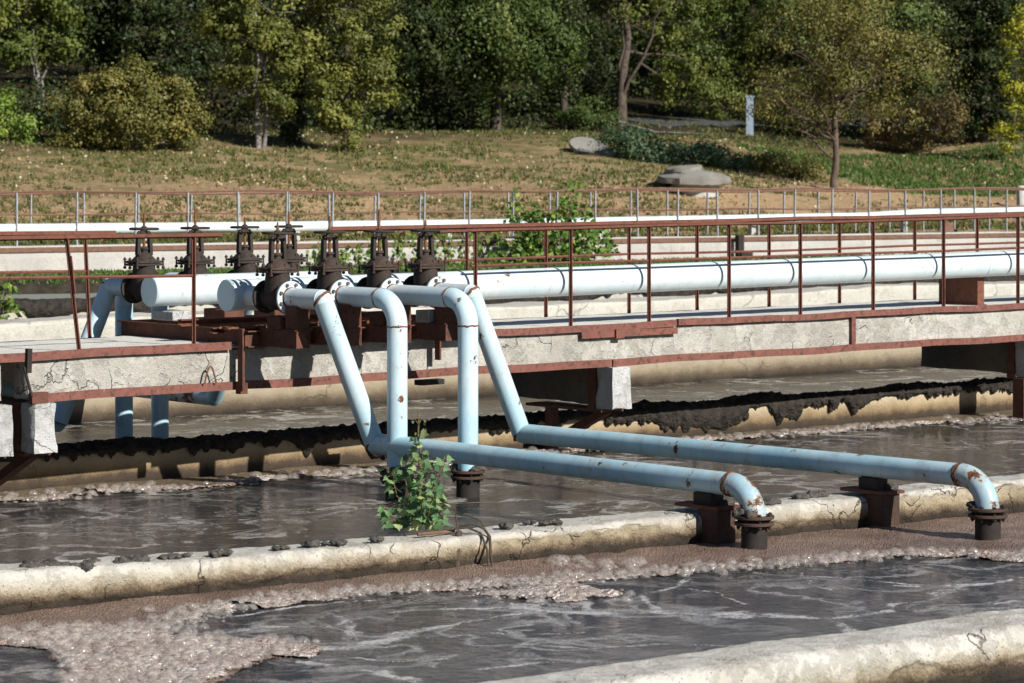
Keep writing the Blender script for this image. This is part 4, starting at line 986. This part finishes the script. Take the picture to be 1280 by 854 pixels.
px2 = [-190, -105, -30, 38, 105, 173, 238, 300, 361, 412, 468, 524, 580, 636, 687, 738, 788, 834, 884, 936, 980, 1023, 1069, 1112, 1154, 1193, 1236, 1275, 1320]
fence('thin fence of pale posts behind the far white pipe', 3.6, 1.60, 2.69, 2.24, px2, M_farrust)
g = thing('far_pipe', 'white pipe running between the two far fences', 'pipe', FF(0, 1.7, 1.95))
pp = [FF(s_at(x, 1.7), 1.7, CAMZ - (y - HOR) / F * FF(s_at(x, 1.7), 1.7, 0)[1]) for x, y in ((-250, 290), (0, 287), (320, 284), (640, 280), (900, 275), (1080, 271.5), (1150, 267), (1280, 264), (1500, 258))]
obj('barrel', MB().tube(pp, .118, 16), M_pwhite, g, 60)
for x in range(-200, 1400, 190):
    s = s_at(x, 1.7); obj('stand', MB().bar(FF(s, 1.7, 1.55), FF(s, 1.7, 1.95), .14, .12), M_farwall, g)
sp = s_at(1190, -.05); tag(obj('junction_box', MB().box(FF(sp, .16, 1.80), FU * .11, FV * .08, np.array([0, 0, .12])).box(FF(sp + .11, .16, 1.80), FU * .06, FV * .07, np.array([0, 0, .11])), M_farrust, None, 30, .01), 'small rusty steel box standing on the far retaining wall', 'box')
sp = s_at(923, -.2); tag(obj('drain_post', MB().box(FF(sp, -.25, 1.45), FU * .08, FV * .08, np.array([0, 0, .25])).box(FF(sp + .12, -.3, 1.22), FU * .16, FV * .1, np.array([0, 0, .07])), M_stub, None, 30, .01), 'short dark post against the face of the far retaining wall', 'post')
c = ground_hit(1276, 262); tag(obj('marker_post', MB().lathe(c - [0, 0, .3], (0, 0, 1), [(.13, 0), (.13, .95), (.11, 1.0), (.06, 1.03)], 14), M_farwall, None, 40), 'stubby pale concrete post at the right picture edge', 'post')

# concrete slabs lying on the slope
c = ground_hit(735, 190)
nrm = np.array([.16, -.40, .90]); nrm /= np.linalg.norm(nrm)
r = thing('manhole_cover', 'round concrete manhole lid with a small hole, tilted on the slope', 'manhole cover', c)
sc_ = c[1] / F
obj('disc', MB().lathe(c + [0, 0, .12], nrm, [(24 * sc_, 0), (24.5 * sc_, .02), (24.5 * sc_, .09), (24 * sc_, .11)], 30), M_slab, r)
obj('hole', MB().lathe(c + [0, 0, .12] + nrm * .105, nrm, [(1.6 * sc_, 0), (1.6 * sc_, .008)], 12), M_mud, r)
c = ground_hit(760, 194); tag(clod('concrete_chunk', c + [0, 0, .03], 14 * c[1] / F, M_slab, None, 5, .45), 'broken concrete chunk beside the tilted round lid', 'rubble')
c = ground_hit(868, 238); sc_ = c[1] / F
r = thing('well_cover', 'stacked round concrete slabs capping a low well behind the fence', 'well', c)
obj('shaft', MB().lathe(c - [0, 0, .2], (0, 0, 1), [(30 * sc_, 0), (30 * sc_, .42)], 24), M_farwall, r)
def rough_disc(c, ax, R_, h, dome, seed, n=44):
    pr = [(0., 0), (.5, 0), (.95, 0), (1., .03), (1., h * .5), (.985, h), (.8, h + dome * .35), (.55, h + dome * .7), (.3, h + dome * .9), (.08, h + dome)]
    mb = MB().lathe(c, ax, [(max(.02, a) * R_, b) for a, b in pr], n); v = np.array(mb.v); q = v - np.asarray(c); rr_ = np.hypot(q[:, 0], q[:, 1])
    ang = np.stack([q[:, 0] / (rr_ + .01), q[:, 1] / (rr_ + .01), rr_ * 0], 1)
    sc2 = 1 + .16 * fbm(ang * 2.1 + seed, 4, seed, .65) + .07 * fbm(v * 5, 3, seed); v[:, :2] = np.asarray(c)[:2] + q[:, :2] * sc2[:, None]; v[:, 2] += .08 * fbm(v * 3, 4, seed + 3); mb.v = [tuple(x) for x in v]; return mb
obj('lower_slab', rough_disc(c + [0, 0, .20], (.03, -.05, 1), 47 * sc_, .20, .20, 3), M_slab, r, 40)
obj('upper_slab', rough_disc(c + [-.28, -.1, .50], (-.10, -.05, 1), 22 * sc_, .15, .06, 9), M_slab, r, 40)

# ------------------------------------------------------------------ leaves, plants, trees
def leaf_cloud(pts, size, rgen, up=.35, narrow=.55, nrm=None):
    if nrm is not None:
        n = len(pts); N = nrm / (np.linalg.norm(nrm, axis=1)[:, None] + 1e-9); a = rgen.normal(size=(n, 3)); a -= N * (a * N).sum(1)[:, None]; a /= np.linalg.norm(a, axis=1)[:, None]; b = np.cross(N, a)
        L = size * (.55 + .9 * rgen.random(n)); W = L * narrow
        return np.stack([pts - a * L[:, None] * .5, pts + b * W[:, None] * .5, pts + a * L[:, None] * .5, pts - b * W[:, None] * .5], 1).reshape(-1, 3), np.arange(4 * n).reshape(n, 4)
    n = len(pts); a = rgen.normal(size=(n, 3)); a /= np.linalg.norm(a, axis=1)[:, None]
    b = rgen.normal(size=(n, 3)); b[:, 2] += up; b -= a * (a * b).sum(1)[:, None]; b /= np.linalg.norm(b, axis=1)[:, None]
    L = size * (.6 + .8 * rgen.random(n)); W = L * narrow
    P = np.stack([pts - a * L[:, None] * .5, pts + b * W[:, None] * .5, pts + a * L[:, None] * .5, pts - b * W[:, None] * .5], 1).reshape(-1, 3)
    return P, np.arange(4 * n).reshape(n, 4)
def clumps(ells, nc, nl, rgen, spread, droop=0., shell=.45):
    # ells: (centre, radii); clump centres are spread through the volume, denser near the skin
    vol = np.array([np.prod(r) ** .75 for c, r in ells]); vol /= vol.sum(); out, tn, nm = [], [], []
    for (c, r), v in zip(ells, vol):
        k = max(3, int(nc * v)); d = rgen.normal(size=(k, 3)); d /= np.linalg.norm(d, axis=1)[:, None]
        rad = (shell + (1 - shell) * rgen.random(k) ** .7) * (1 + .24 * rgen.normal(size=k))
        cc = np.asarray(c) + d * rad[:, None] * np.asarray(r)
        for q in cc:
            m = max(4, int(nl * (.5 + rgen.random()))); g = rgen.normal(size=(m, 3)) * spread * (.6 + .8 * rgen.random()) * np.array([1, 1, .75])
            if droop: g[:, 2] -= np.abs(rgen.normal(size=m)) * droop * rgen.random()
            cd = (q - np.asarray(c)) / np.asarray(r); cd /= np.linalg.norm(cd) + 1e-6; nm.append(g / (np.linalg.norm(g, axis=1)[:, None] + 1e-9) * .8 + cd * .45 + np.array([0, 0, .25]) + rgen.normal(size=(m, 3)) * .38)
            out.append(q + g); tn.append(np.clip(rgen.random() ** 1.3 * .8 + rgen.random(m) * .3, 0, 1))
    return np.vstack(out), np.concatenate(tn), np.vstack(nm)
def limb(mb, a, b, r0, r1, wob, rn, n=7):
    a, b = np.asarray(a, float), np.asarray(b, float); pts = []
    for i in range(n + 1):
        f = i / n; pts.append(a + (b - a) * f + np.array([rn.uniform(-1, 1), rn.uniform(-1, 1), rn.uniform(-.4, .4)]) * wob * math.sin(PI * f))
    mb.tube(pts, [r0 + (r1 - r0) * i / n for i in range(n + 1)], 8); return pts
def tree(name, label, cat, base, crown, m_leaf, m_bark, trunk_r, nc, nl, leaf, spread, seed, trunk_px=None, lean=0., limbs=10, droop=0., twin=False, group='trees on the slope', shell=.45, narrow=.55, trunk_top=None):
    bx, by = base; c0 = ground_hit(bx, by); Y = c0[1]; k = Y / F; rg = np.random.default_rng(seed); rn = random.Random(seed)
    g = thing(name, label, cat, c0, group)
    ells = []
    for (cx, cy, rx, ry, *dz) in crown:
        p = atY(cx, cy, Y + (dz[0] if dz else 0)); ells.append((p, (rx * k, rx * k * .8, ry * k)))
    top = np.array(max(ells, key=lambda e: e[0][2])[0]); top = c0 + (top - c0) * np.array([.35, .35, 1.]) + np.array([lean, 0, 0])
    if trunk_top: top = atY(trunk_top[0], trunk_top[1], Y)
    if trunk_r:
        mb = MB(); tr = limb(mb, c0 - [0, 0, .3], top, trunk_r, trunk_r * .25, .12, rn, 10)
        if twin: limb(mb, c0 + [trunk_r * 1.7, .1, -.3], top + [.5, .2, -.3], trunk_r * .8, trunk_r * .2, .15, rn, 8)
        for i in range(limbs):
            e = ells[rn.randrange(len(ells))]; d = np.array([rn.gauss(0, 1), rn.gauss(0, 1), rn.gauss(0, .7)]); d /= np.linalg.norm(d)
            tgt = np.array(e[0]) + d * np.array(e[1]) * .8; f = rn.uniform(.25, .85); st = tr[int(f * (len(tr) - 1))]
            pts = limb(mb, st, tgt, trunk_r * (1 - f * .7) * .45, trunk_r * .07, .2, rn, 6)
            for w_ in range(2): limb(mb, pts[3], pts[3] + np.array([rn.gauss(0, .6), rn.gauss(0, .6), rn.uniform(-.1, .8)]), trunk_r * .14, trunk_r * .04, .05, rn, 3)
        obj('trunk', mb, m_bark, g, 60)
    pts, tn, nm = clumps(ells, int(nc * .50), int(nl * 3.4), rg, spread * 1.02, droop, max(shell, .6))
    P, fs = leaf_cloud(pts, leaf * .62, rg, narrow=narrow, nrm=nm)
    npmesh('crown', P, fs, m_leaf, g, False, tn)
    return g
L_olive = leafmat('olive_leaf', (.072, .086, .016), (.155, .17, .032), (.25, .245, .05))
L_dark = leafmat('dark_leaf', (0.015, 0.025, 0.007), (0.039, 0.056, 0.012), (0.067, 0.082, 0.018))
L_pine = leafmat('pine_leaf', (0.058, 0.085, 0.016), (0.143, 0.169, 0.029), (0.234, 0.234, 0.044))
L_willow = leafmat('willow_leaf', (0.042, 0.069, 0.016), (0.094, 0.132, 0.027), (0.168, 0.190, 0.048))
L_brown = leafmat('brown_leaf', (.11, .08, .03), (.19, .14, .05), (.28, .20, .075))
L_mixed = leafmat('olive_brown_leaf', (0.100, 0.106, 0.025), (0.188, 0.175, 0.043), (0.300, 0.237, 0.062))
L_yel = leafmat('yellow_green_leaf', (.17, .20, .015), (.34, .33, .03), (.48, .42, .05))
L_fresh = leafmat('fresh_leaf', (.08, .15, .02), (.18, .27, .04), (.30, .35, .06))
L_shrub = leafmat('shrub_leaf', (0.058, 0.130, 0.023), (0.156, 0.260, 0.046), (0.312, 0.390, 0.078))
L_teal = leafmat('grey_green_leaf', (.055, .10, .05), (.11, .17, .08))
L_poplar = leafmat('poplar_leaf', (0.068, 0.157, 0.068), (0.194, 0.329, 0.142), (0.448, 0.508, 0.224), 0.345)
L_grass = leafmat('grass_blade', (.045, .07, .015), (.13, .14, .035), (.26, .21, .09))
L_lawn = leafmat('green_grass_blade', (.035, .085, .012), (.08, .15, .025), (.15, .19, .05))
L_fallen = leafmat('fallen_leaf', (.20, .12, .05), (.42, .31, .16), (.62, .56, .42))

T = tree
T('thuja_tree', 'olive green tree with two pale trunks behind the round bush, left', 'tree', (322, 186), [(320, -40, 70, 70), (300, 50, 62, 55), (345, 80, 50, 60), (280, 15, 50, 45), (365, 30, 45, 60), (330, 120, 45, 28)], L_olive, M_barkw, .10, 230, 60, .20, .20, 101, twin=True)
T('thuja_tree', 'olive green tree whose foliage trails to the ground right of the two pale trunks', 'tree', (430, 190), [(440, -30, 65, 60), (445, 50, 48, 60), (440, 105, 45, 42), (432, 160, 20, 32), (480, 80, 28, 22), (400, 60, 32, 60), (408, 130, 28, 30)], L_olive, M_bark, .14, 250, 60, .19, .18, 102)
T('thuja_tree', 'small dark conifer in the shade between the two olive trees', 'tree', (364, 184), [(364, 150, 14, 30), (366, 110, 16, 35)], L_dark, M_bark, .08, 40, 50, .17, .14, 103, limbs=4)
T('bush', 'large rounded yellow green bush on the left slope', 'bush', (165, 189), [(110, 150, 44, 38), (160, 145, 55, 45), (210, 150, 46, 38), (95, 160, 28, 26), (235, 165, 24, 24), (140, 112, 30, 22), (200, 115, 30, 22), (170, 100, 22, 18), (120, 98, 15, 18), (177, 86, 15, 16), (228, 104, 14, 18), (152, 90, 12, 14), (85, 130, 18, 16), (250, 140, 14, 20)], L_mixed, M_bark, .06, 330, 55, .17, .17, 104, group='bushes on the slope', limbs=6)
T('bush', 'green bush at the left picture edge below the pale trunk', 'bush', (10, 178), [(8, 145, 38, 26), (-40, 150, 40, 30), (30, 162, 18, 14)], L_fresh, M_bark, .04, 90, 40, .16, .16, 105, group='bushes on the slope', limbs=4)
T('pine_tree', 'pine with a pale dark footed trunk at the far left', 'tree', (46, 150), [(40, -20, 70, 50), (10, 40, 45, 40), (70, 50, 38, 35), (40, 62, 30, 20)], L_pine, M_barkw, .09, 170, 60, .22, .25, 106, twin=True)
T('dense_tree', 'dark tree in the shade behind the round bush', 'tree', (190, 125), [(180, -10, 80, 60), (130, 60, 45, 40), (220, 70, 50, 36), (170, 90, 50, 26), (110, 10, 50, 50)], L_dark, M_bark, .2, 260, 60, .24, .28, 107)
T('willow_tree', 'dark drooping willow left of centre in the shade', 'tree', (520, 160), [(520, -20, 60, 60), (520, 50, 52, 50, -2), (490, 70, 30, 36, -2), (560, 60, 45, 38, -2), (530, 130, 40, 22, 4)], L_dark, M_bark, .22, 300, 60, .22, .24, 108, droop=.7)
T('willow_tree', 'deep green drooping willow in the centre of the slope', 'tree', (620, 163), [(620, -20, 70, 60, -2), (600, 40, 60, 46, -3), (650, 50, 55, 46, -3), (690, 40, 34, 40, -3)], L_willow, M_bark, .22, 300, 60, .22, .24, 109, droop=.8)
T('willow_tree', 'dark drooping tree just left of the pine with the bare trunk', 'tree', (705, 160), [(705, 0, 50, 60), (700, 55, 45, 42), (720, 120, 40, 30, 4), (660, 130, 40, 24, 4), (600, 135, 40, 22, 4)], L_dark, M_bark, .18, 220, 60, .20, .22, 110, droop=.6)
T('pine_tree', 'pine with a thick bare grey trunk right of the picture centre', 'tree', (776, 157), [(800, -30, 75, 42), (745, 10, 26, 22, 1.5), (835, 22, 50, 34, 1.5), (858, 75, 44, 32, 1.5), (840, 105, 28, 20, 2.5), (870, 115, 38, 22, 1.5)], L_pine, M_bark, .225, 210, 60, .20, .24, 111, limbs=9, trunk_top=(787, -40))
T('pine_tree', 'green pine behind the pale blue post, right of the bare trunked pine', 'tree', (905, 152), [(905, -20, 60, 50), (900, 40, 52, 45), (915, 90, 36, 34), (910, 130, 22, 24), (950, 60, 40, 50)], L_pine, M_bark, .16, 250, 60, .20, .22, 112)
T('sparse_tree', 'small bare branched brownish tree just behind the fence at right', 'tree', (1043, 240), [(1000, 60, 60, 50), (1080, 50, 70, 55), (1050, 0, 90, 45), (1140, 80, 50, 45), (960, 110, 34, 30), (1050, 120, 60, 35), (1110, 140, 40, 30), (1000, 150, 30, 22)], L_mixed, M_barkbr, .12, 330, 40, .16, .30, 113, limbs=34, narrow=.4)
T('leafy_tree', 'mid green leafy tree crown standing behind the sparse brownish tree', 'tree', (1090, 165), [(1060, -10, 90, 60), (1120, 30, 70, 50), (1000, 40, 50, 50), (1130, 90, 50, 40), (1050, 80, 60, 45)], L_willow, M_bark, .2, 280, 60, .24, .28, 114)
T('bush', 'brown leaved bush right of the sparse tree', 'bush', (1145, 190), [(1130, 160, 45, 26), (1170, 150, 40, 30), (1095, 165, 24, 18)], L_brown, M_bark, .05, 150, 45, .16, .17, 115, group='bushes on the slope', limbs=5)
T('bush', 'olive bush between the pale blue post and the sparse tree', 'bush', (985, 168), [(975, 145, 28, 20), (1005, 140, 26, 26), (990, 120, 20, 16)], L_mixed, M_bark, .04, 90, 45, .15, .15, 116, group='bushes on the slope', limbs=4)
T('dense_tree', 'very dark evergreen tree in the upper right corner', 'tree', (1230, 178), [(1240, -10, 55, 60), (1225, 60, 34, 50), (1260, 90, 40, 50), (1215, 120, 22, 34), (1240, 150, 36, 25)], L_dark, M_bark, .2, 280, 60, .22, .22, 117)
T('poplar_tree', 'yellow green slender poplar at the right picture edge', 'tree', (1266, 192), [(1268, 90, 14, 50, -2), (1262, 150, 14, 38, -2), (1285, 60, 18, 50, -2), (1272, 40, 12, 34, -2), (1290, 130, 20, 50, -2)], L_yel, M_bark, .07, 110, 45, .15, .15, 118, limbs=5)
T('bush', 'grey green shrub clump beside the round concrete lid', 'bush', (800, 200), [(795, 178, 24, 16), (815, 190, 22, 14), (770, 172, 16, 10)], L_teal, M_bark, .03, 90, 40, .15, .15, 119, group='bushes on the slope', limbs=3)
T('bush', 'grey green shrub clump left of the stacked slabs', 'bush', (850, 205), [(845, 195, 26, 12), (880, 190, 22, 12), (905, 200, 24, 12)], L_teal, M_bark, .03, 90, 40, .15, .15, 120, group='bushes on the slope', limbs=3)
T('bush', 'low green bush under the pine trunk right of centre', 'bush', (730, 165), [(735, 145, 24, 18), (755, 150, 18, 12), (715, 150, 18, 14)], L_willow, M_bark, .03, 70, 40, .15, .15, 121, group='bushes on the slope', limbs=3)
T('bush', 'dry brown and green thicket beside the foot of the sparse tree', 'bush', (985, 222), [(975, 208, 36, 14), (1010, 215, 24, 12), (950, 205, 22, 12)], L_mixed, M_bark, .03, 110, 35, .14, .14, 122, group='bushes on the slope', limbs=3)
# far woodland closing the view
def woodland():
    rg = np.random.default_rng(5); ell = []; ell2 = []
    for i in range(64):
        px = -500 + i * 36 + rg.uniform(-15, 15); q = rg.uniform(38, 62); s = s_at(px, q); b = FF(s, q, 0); z = gz(b[0], b[1]); h = rg.uniform(6.5, 10)
        ell.append((np.array([b[0], b[1], z + h * .5]), (2.6, 2.2, h * .62))); ell.append((np.array([b[0], b[1], z + h * 1.05]), (2.0, 1.8, h * .4)))
    for i in range(56):
        px = -450 + i * 40 + rg.uniform(-15, 15); q = rg.uniform(29, 37) + (14 if 735 < px < 965 else 0); s = s_at(px, q); b = FF(s, q, 0); z = gz(b[0], b[1]); h = rg.uniform(1.2, 2.6)
        ell2.append((np.array([b[0], b[1], z + h * .4]), (1.4, 1.2, h * .6)))
    pts, tn, nm = clumps(ell, 2900, 30, rg, .5); P, fs = leaf_cloud(pts, .34, rg, nrm=nm)
    pts2, tn2, nm2 = clumps(ell2, 1500, 34, rg, .3); P2, fs2 = leaf_cloud(pts2, .15, rg, nrm=nm2); fs = np.vstack([fs, fs2 + len(P)]); P = np.vstack([P, P2]); tn = np.r_[tn, tn2]
    return npmesh('woodland', P, fs, L_dark, None, False, tn)
o = kind(woodland(), 'stuff'); tag(o, 'dark woodland closing off the slope behind the trees', 'woodland')

# road, pale post, white slanting trunk
rd = [ground_hit(x, y) for x, y in ((800, 146), (970, 150), (970, 158), (815, 160))]
c = ground_hit(880, 152); Pq = []
for i in range(25):
    for j in range(5):
        s0 = (c - FA) @ FU - 3 + i * .6; q0 = (c - FA) @ FV - 2 + j * 1.0; b = FF(s0, q0, 0); Pq.append((b[0], b[1], float(hill_z(np.array([q0]), np.array([s0]))[0]) + .03))
I = (np.arange(24)[:, None] * 5 + np.arange(4)[None, :]).ravel()
kind(npmesh('road', Pq, np.stack([I, I + 5, I + 6, I + 1], 1), plain('asphalt', (.07, .072, .08), .9, .2), None, True), 'structure')
c = ground_hit(937, 170); k = c[1] / F
tag(obj('gate_post', MB().box(c + [0, 0, 24 * k], np.array([4.5 * k, 0, 0]), np.array([0, .1, 0]), np.array([0, 0, 24 * k])).box(c + [0, 0, 49 * k], np.array([5.4 * k, 0, 0]), np.array([0, .12, 0]), np.array([0, 0, 1.2 * k])), plain('pale_blue_post', (.26, .32, .39), .6, .15), None, 30), 'pale blue post beside the road at right', 'post')
c = ground_hit(478, 150); k = c[1] / F
tag(obj('leaning_trunk', MB().tube([c - [0, 0, .2], c + [14 * k, 0, 18 * k], c + [26 * k, .2, 46 * k]], [.16, .15, .11], 10), M_barkw, None, 60), 'pale trunk leaning in the shade left of centre', 'trunk')
c = ground_hit(840, 170); k = c[1] / F
tag(obj('fallen_branch', MB().tube([c + [-66 * k, 0, .5], c + [-20 * k, -.3, .12], c + [40 * k, -1.2, .05]], [.05, .045, .02], 6), M_barkw, None, 60), 'long pale fallen branch lying below the pine trunk', 'branch')

# grass and fallen leaves
def tufts(name, label, q0, q1, n, h, m, seed, mask=None, blades=5, s0=-22, s1=52):
    rg = np.random.default_rng(seed); s = rg.uniform(s0, s1, n); q = q0 + (q1 - q0) * rg.random(n) ** 1.2
    if mask is not None:
        keep = fbm(np.stack([s * .35, q * .35, s * 0], 1), 3, mask) > -.15 + .5 * (rg.random(n) - .5); s, q = s[keep], q[keep]
    n = len(s); s = np.repeat(s, blades) + rg.normal(size=n * blades) * .06; q = np.repeat(q, blades) + rg.normal(size=n * blades) * .06
    z = hill_z(q, s); B = FA + FU * s[:, None] + FV * q[:, None] + np.array([0, 0, 1.]) * z[:, None]
    hh = h * (.4 + rg.random(len(s))); a = rg.random(len(s)) * 2 * PI; w_ = .018 + .014 * rg.random(len(s)); e = np.stack([np.cos(a), np.sin(a), a * 0], 1)
    lean = rg.normal(size=(len(s), 3)) * .35; lean[:, 2] = 1; tip = B + lean * hh[:, None]
    P = np.stack([B - e * w_[:, None], B + e * w_[:, None], tip], 1).reshape(-1, 3)
    o = npmesh(name, P, np.arange(3 * len(s)).reshape(-1, 3), m, None, False, rg.random(len(s))); kind(o, 'stuff'); tag(o, label, 'grass'); return o
tufts('grass', 'sparse dry grass tufts on the sunny slope', 5.0, 40, 52000, .10, L_grass, 201, 7, 5)
tufts('grass', 'green grass strip in front of the far retaining wall', -3.7, -.1, 8000, .055, L_lawn, 202, None, 6)
tufts('grass', 'green grass around the far white pipe', .4, 6, 9000, .09, L_grass, 203, 9, 5)
tufts('grass', 'bright green grass below the poplar at right', 14, 24, 4000, .13, L_lawn, 204, None, 6, 34, 52)
rg = np.random.default_rng(301); n = 17000; s = rg.uniform(-22, 50, n); q = 5 + 24 * rg.random(n) ** 1.3
keep = vnoise(np.stack([s * .25, q * .25, s * 0], 1), 77) > -.5 + .8 * rg.random(n); s, q = s[keep], q[keep]; n = len(s)
B = FA + FU * s[:, None] + FV * q[:, None] + np.array([0, 0, 1.]) * (hill_z(q, s) + .05)[:, None]
P, fs = leaf_cloud(B, .085, rg, up=2., narrow=.8); kind(tag(npmesh('fallen_leaves', P, fs, L_fallen, None, False, rg.random(n)), 'pale yellow fallen leaves scattered over the slope', 'leaves'), 'stuff')

def plant(name, label, cat, c, shoots, m_leaf, leaf, per, seed, group=None, narrow=.75, stem_r=.012, spread=.1):
    g = thing(name, label, cat, c, group); rg = np.random.default_rng(seed); rn = random.Random(seed); pts = []
    for (dx, dy, h) in shoots:
        mb = MB(); a = c + np.array([dx * .25, dy * .25, -.05]); tr = limb(mb, a, c + np.array([dx, dy, h]), stem_r, stem_r * .35, .03, rn, 6); obj('stem', mb, M_stem, g, 60)
        for i in range(per):
            f = .12 + .88 * rn.random(); p = tr[0] + (tr[-1] - tr[0]) * f; pts.append(p + rg.normal(size=3) * spread * (1.1 - .6 * f))
    P, fs = leaf_cloud(np.array(pts), leaf, rg, narrow=narrow); npmesh('leaves', P, fs, m_leaf, g, False, rg.random(len(pts))); return g
# leafy shrub before the retaining wall, weeds along it
c = FF(s_at(685, -1.0), -1.0, 1.15); kx = c[1] / F; shoots = []
for px, py in ((622, 300), (635, 262), (642, 240), (660, 272), (672, 262), (690, 268), (705, 242), (724, 226), (716, 258), (735, 262), (742, 278), (752, 290), (765, 300), (770, 312), (655, 300), (690, 300), (720, 300), (640, 310), (610, 318)):
    shoots.append(((px - 685) * kx, random.uniform(-.35, .5), (HOR - py) * kx + (CAMZ - 1.15)))
plant('shrub', 'leafy green shrub with tall shoots growing in front of the far wall', 'shrub', c, shoots, L_shrub, .13, 105, 401, spread=.15)
for i, (px, hh) in enumerate([(394, .62), (428, .5), (446, .62), (470, .55), (500, .62), (521, .75), (545, .6), (562, .8), (580, .65), (596, .7)]):
    c = FF(s_at(px, -.9), -.9, 1.13)
    plant('weed', ['green weed at the far wall, between the valve rows', 'green weed at the far wall, seen through the front valves', 'green weed at the far wall, left of the leafy shrub'][0 if px < 410 else 1 if px < 535 else 2], 'weed', c, [(random.uniform(-.18, .18), random.uniform(-.1, .1), hh * random.uniform(.6, 1.1)) for _ in range(4)], L_shrub, .12, 16, 410 + i, 'weeds along the far wall', spread=.08)
c = FF(s_at(6, -4.7), -4.7, .75)
plant('weed', 'yellow green weed hanging at the left edge over the mud streaked wall', 'weed', c, [(-.2, -.1, .25), (.15, -.1, .3), (0, -.2, -.25), (.3, -.2, -.15), (-.1, .1, .55)], L_fresh, .13, 16, 440, 'weeds along the far wall')

# poplar sapling rooted on the near wall: real lobed leaves
def sapling():
    c = gp(524, 662, 3.25 - .28); c[2] = .27; rn = random.Random(77); g = thing('sapling', 'young poplar sapling with broad green leaves rooted on the pale tank wall', 'sapling', c)
    k = c[1] / F; leaves = MB(); tones = []
    shape = [(0, 0), (.22, -.04), (.50, .16), (.34, .30), (.40, .48), (.17, .56), (0, 1.0), (-.17, .56), (-.40, .48), (-.34, .30), (-.50, .16), (-.22, -.04)]
    def leaf(p, size, d):
        d = np.array(d); d /= np.linalg.norm(d); nr = np.array([rn.gauss(0, .55), -1. + rn.gauss(0, .5), rn.gauss(.35, .5)]); nr -= d * nr.dot(d); nr /= np.linalg.norm(nr); x = np.cross(d, nr)
        cup = rn.uniform(-.2, .25); vs = [p + x * a * size + d * b * size + nr * (abs(a) * cup + b * b * .15) * size for a, b in shape]; vs.append(p + d * .4 * size)
        leaves.add(vs, [(12, i, (i + 1) % 12) for i in range(12)]); tones.extend([rn.random()] * 12)
    sh = [((526, 655), (524, 510), 26, .016), ((510, 655), (486, 580), 15, .008), ((528, 655), (556, 568), 15, .008), ((516, 655), (503, 570), 15, .008), ((535, 655), (545, 600), 12, .006), ((520, 655), (512, 560), 12, .007), ((500, 658), (480, 630), 9, .006), ((540, 655), (560, 615), 11, .006), ((528, 650), (535, 565), 12, .007)]
    for (a, b, nl, r) in sh:
        p0 = c + np.array([(a[0] - 524) * k, rn.uniform(-.06, .06), (662 - a[1]) * k]); p1 = c + np.array([(b[0] - 524) * k, rn.uniform(-.26, .22), (662 - b[1]) * k])
        mb = MB(); tr = limb(mb, p0, p1, r, r * .35, .02, rn, 8); 
        nl = int(nl * 1.7)
        for i in range(nl):
            f = .04 + .94 * (i + rn.random()) / nl; q = f * 8; i0 = min(7, int(q)); p = tr[i0] + (tr[i0 + 1] - tr[i0]) * (q - i0)
            if b[1] == 510 and f > .80: continue
            ang = rn.random() * 2 * PI; d = np.array([math.cos(ang), math.sin(ang) * .8 - .25, rn.uniform(-.55, .35)]); st = p + d * rn.uniform(.02, .05)
            mb.tube([p, st], [.003, .0025], 5); leaf(st, rn.uniform(.062, .118) * (1 - .2 * f), d + np.array([0, 0, -.35]))
        if b[1] == 510:
            for w_ in range(7):
                p = tr[6 + w_ % 2]; mb.tube([p, p + np.array([rn.uniform(-.06, .08), rn.uniform(-.04, .04), rn.uniform(.0, .10)])], [.004, .002], 5); leaf(p + np.array([rn.uniform(-.05, .07), -.01, rn.uniform(0, .08)]), .03, (rn.uniform(-1, 1), -.2, .4))
        obj('stem', mb, M_stem, g, 60)
    o = obj('leaves', leaves, L_poplar, g, None); at = o.data.attributes.new('tone', 'FLOAT', 'FACE'); at.data.foreach_set('value', np.array(tones, np.float32))
sapling()
# dead root and rod on the near wall
c = gp(590, 660, 2.95); k = c[1] / F; rn = random.Random(5)
g = thing('dead_root', 'dry dark root hanging over the pale wall right of the sapling', 'root', c)
def wpt(px, py, off): return c + np.array([(px - 590) * k, off, (660 - py) * k])
for path, r in (([(575, 655), (590, 652), (604, 658), (611, 668), (613, 690), (615, 705)], .012), ([(560, 660), (585, 657), (600, 664), (609, 682), (610, 704)], .010), ([(571, 640), (572, 658)], .006), ([(575, 663), (572, 680), (571, 710)], .03), ([(560, 668), (558, 690)], .012), ([(508, 664), (510, 690), (511, 700)], .010), ([(582, 640), (600, 648), (612, 668)], .008)):
    obj('strand', MB().tube([wpt(x + rn.uniform(-1.5, 1.5), y, -.13 - (.14 if y > 668 else 0) + .0) for x, y in path], r, 7), M_root, g, 60)
o = tag(obj('rod', MB().tube([gp(522, 668, 2.965), gp(568, 664, 2.965)], .014, 8), M_farrust, None, 60), 'short rusty rod lying on the pale wall under the sapling', 'rod')

c = ground_hit(158, 112); k = c[1] / F
tag(obj('pillar', MB().box(c + [0, 0, 34 * k], np.array([5.5 * k, 0, 0]), np.array([0, .14, 0]), np.array([0, 0, 36 * k])).box(c + [0, 0, 71 * k], np.array([6.5 * k, 0, 0]), np.array([0, .17, 0]), np.array([0, 0, 1.4 * k])), M_white, None, 30), 'pale pillar standing in the shade behind the round bush', 'pillar')
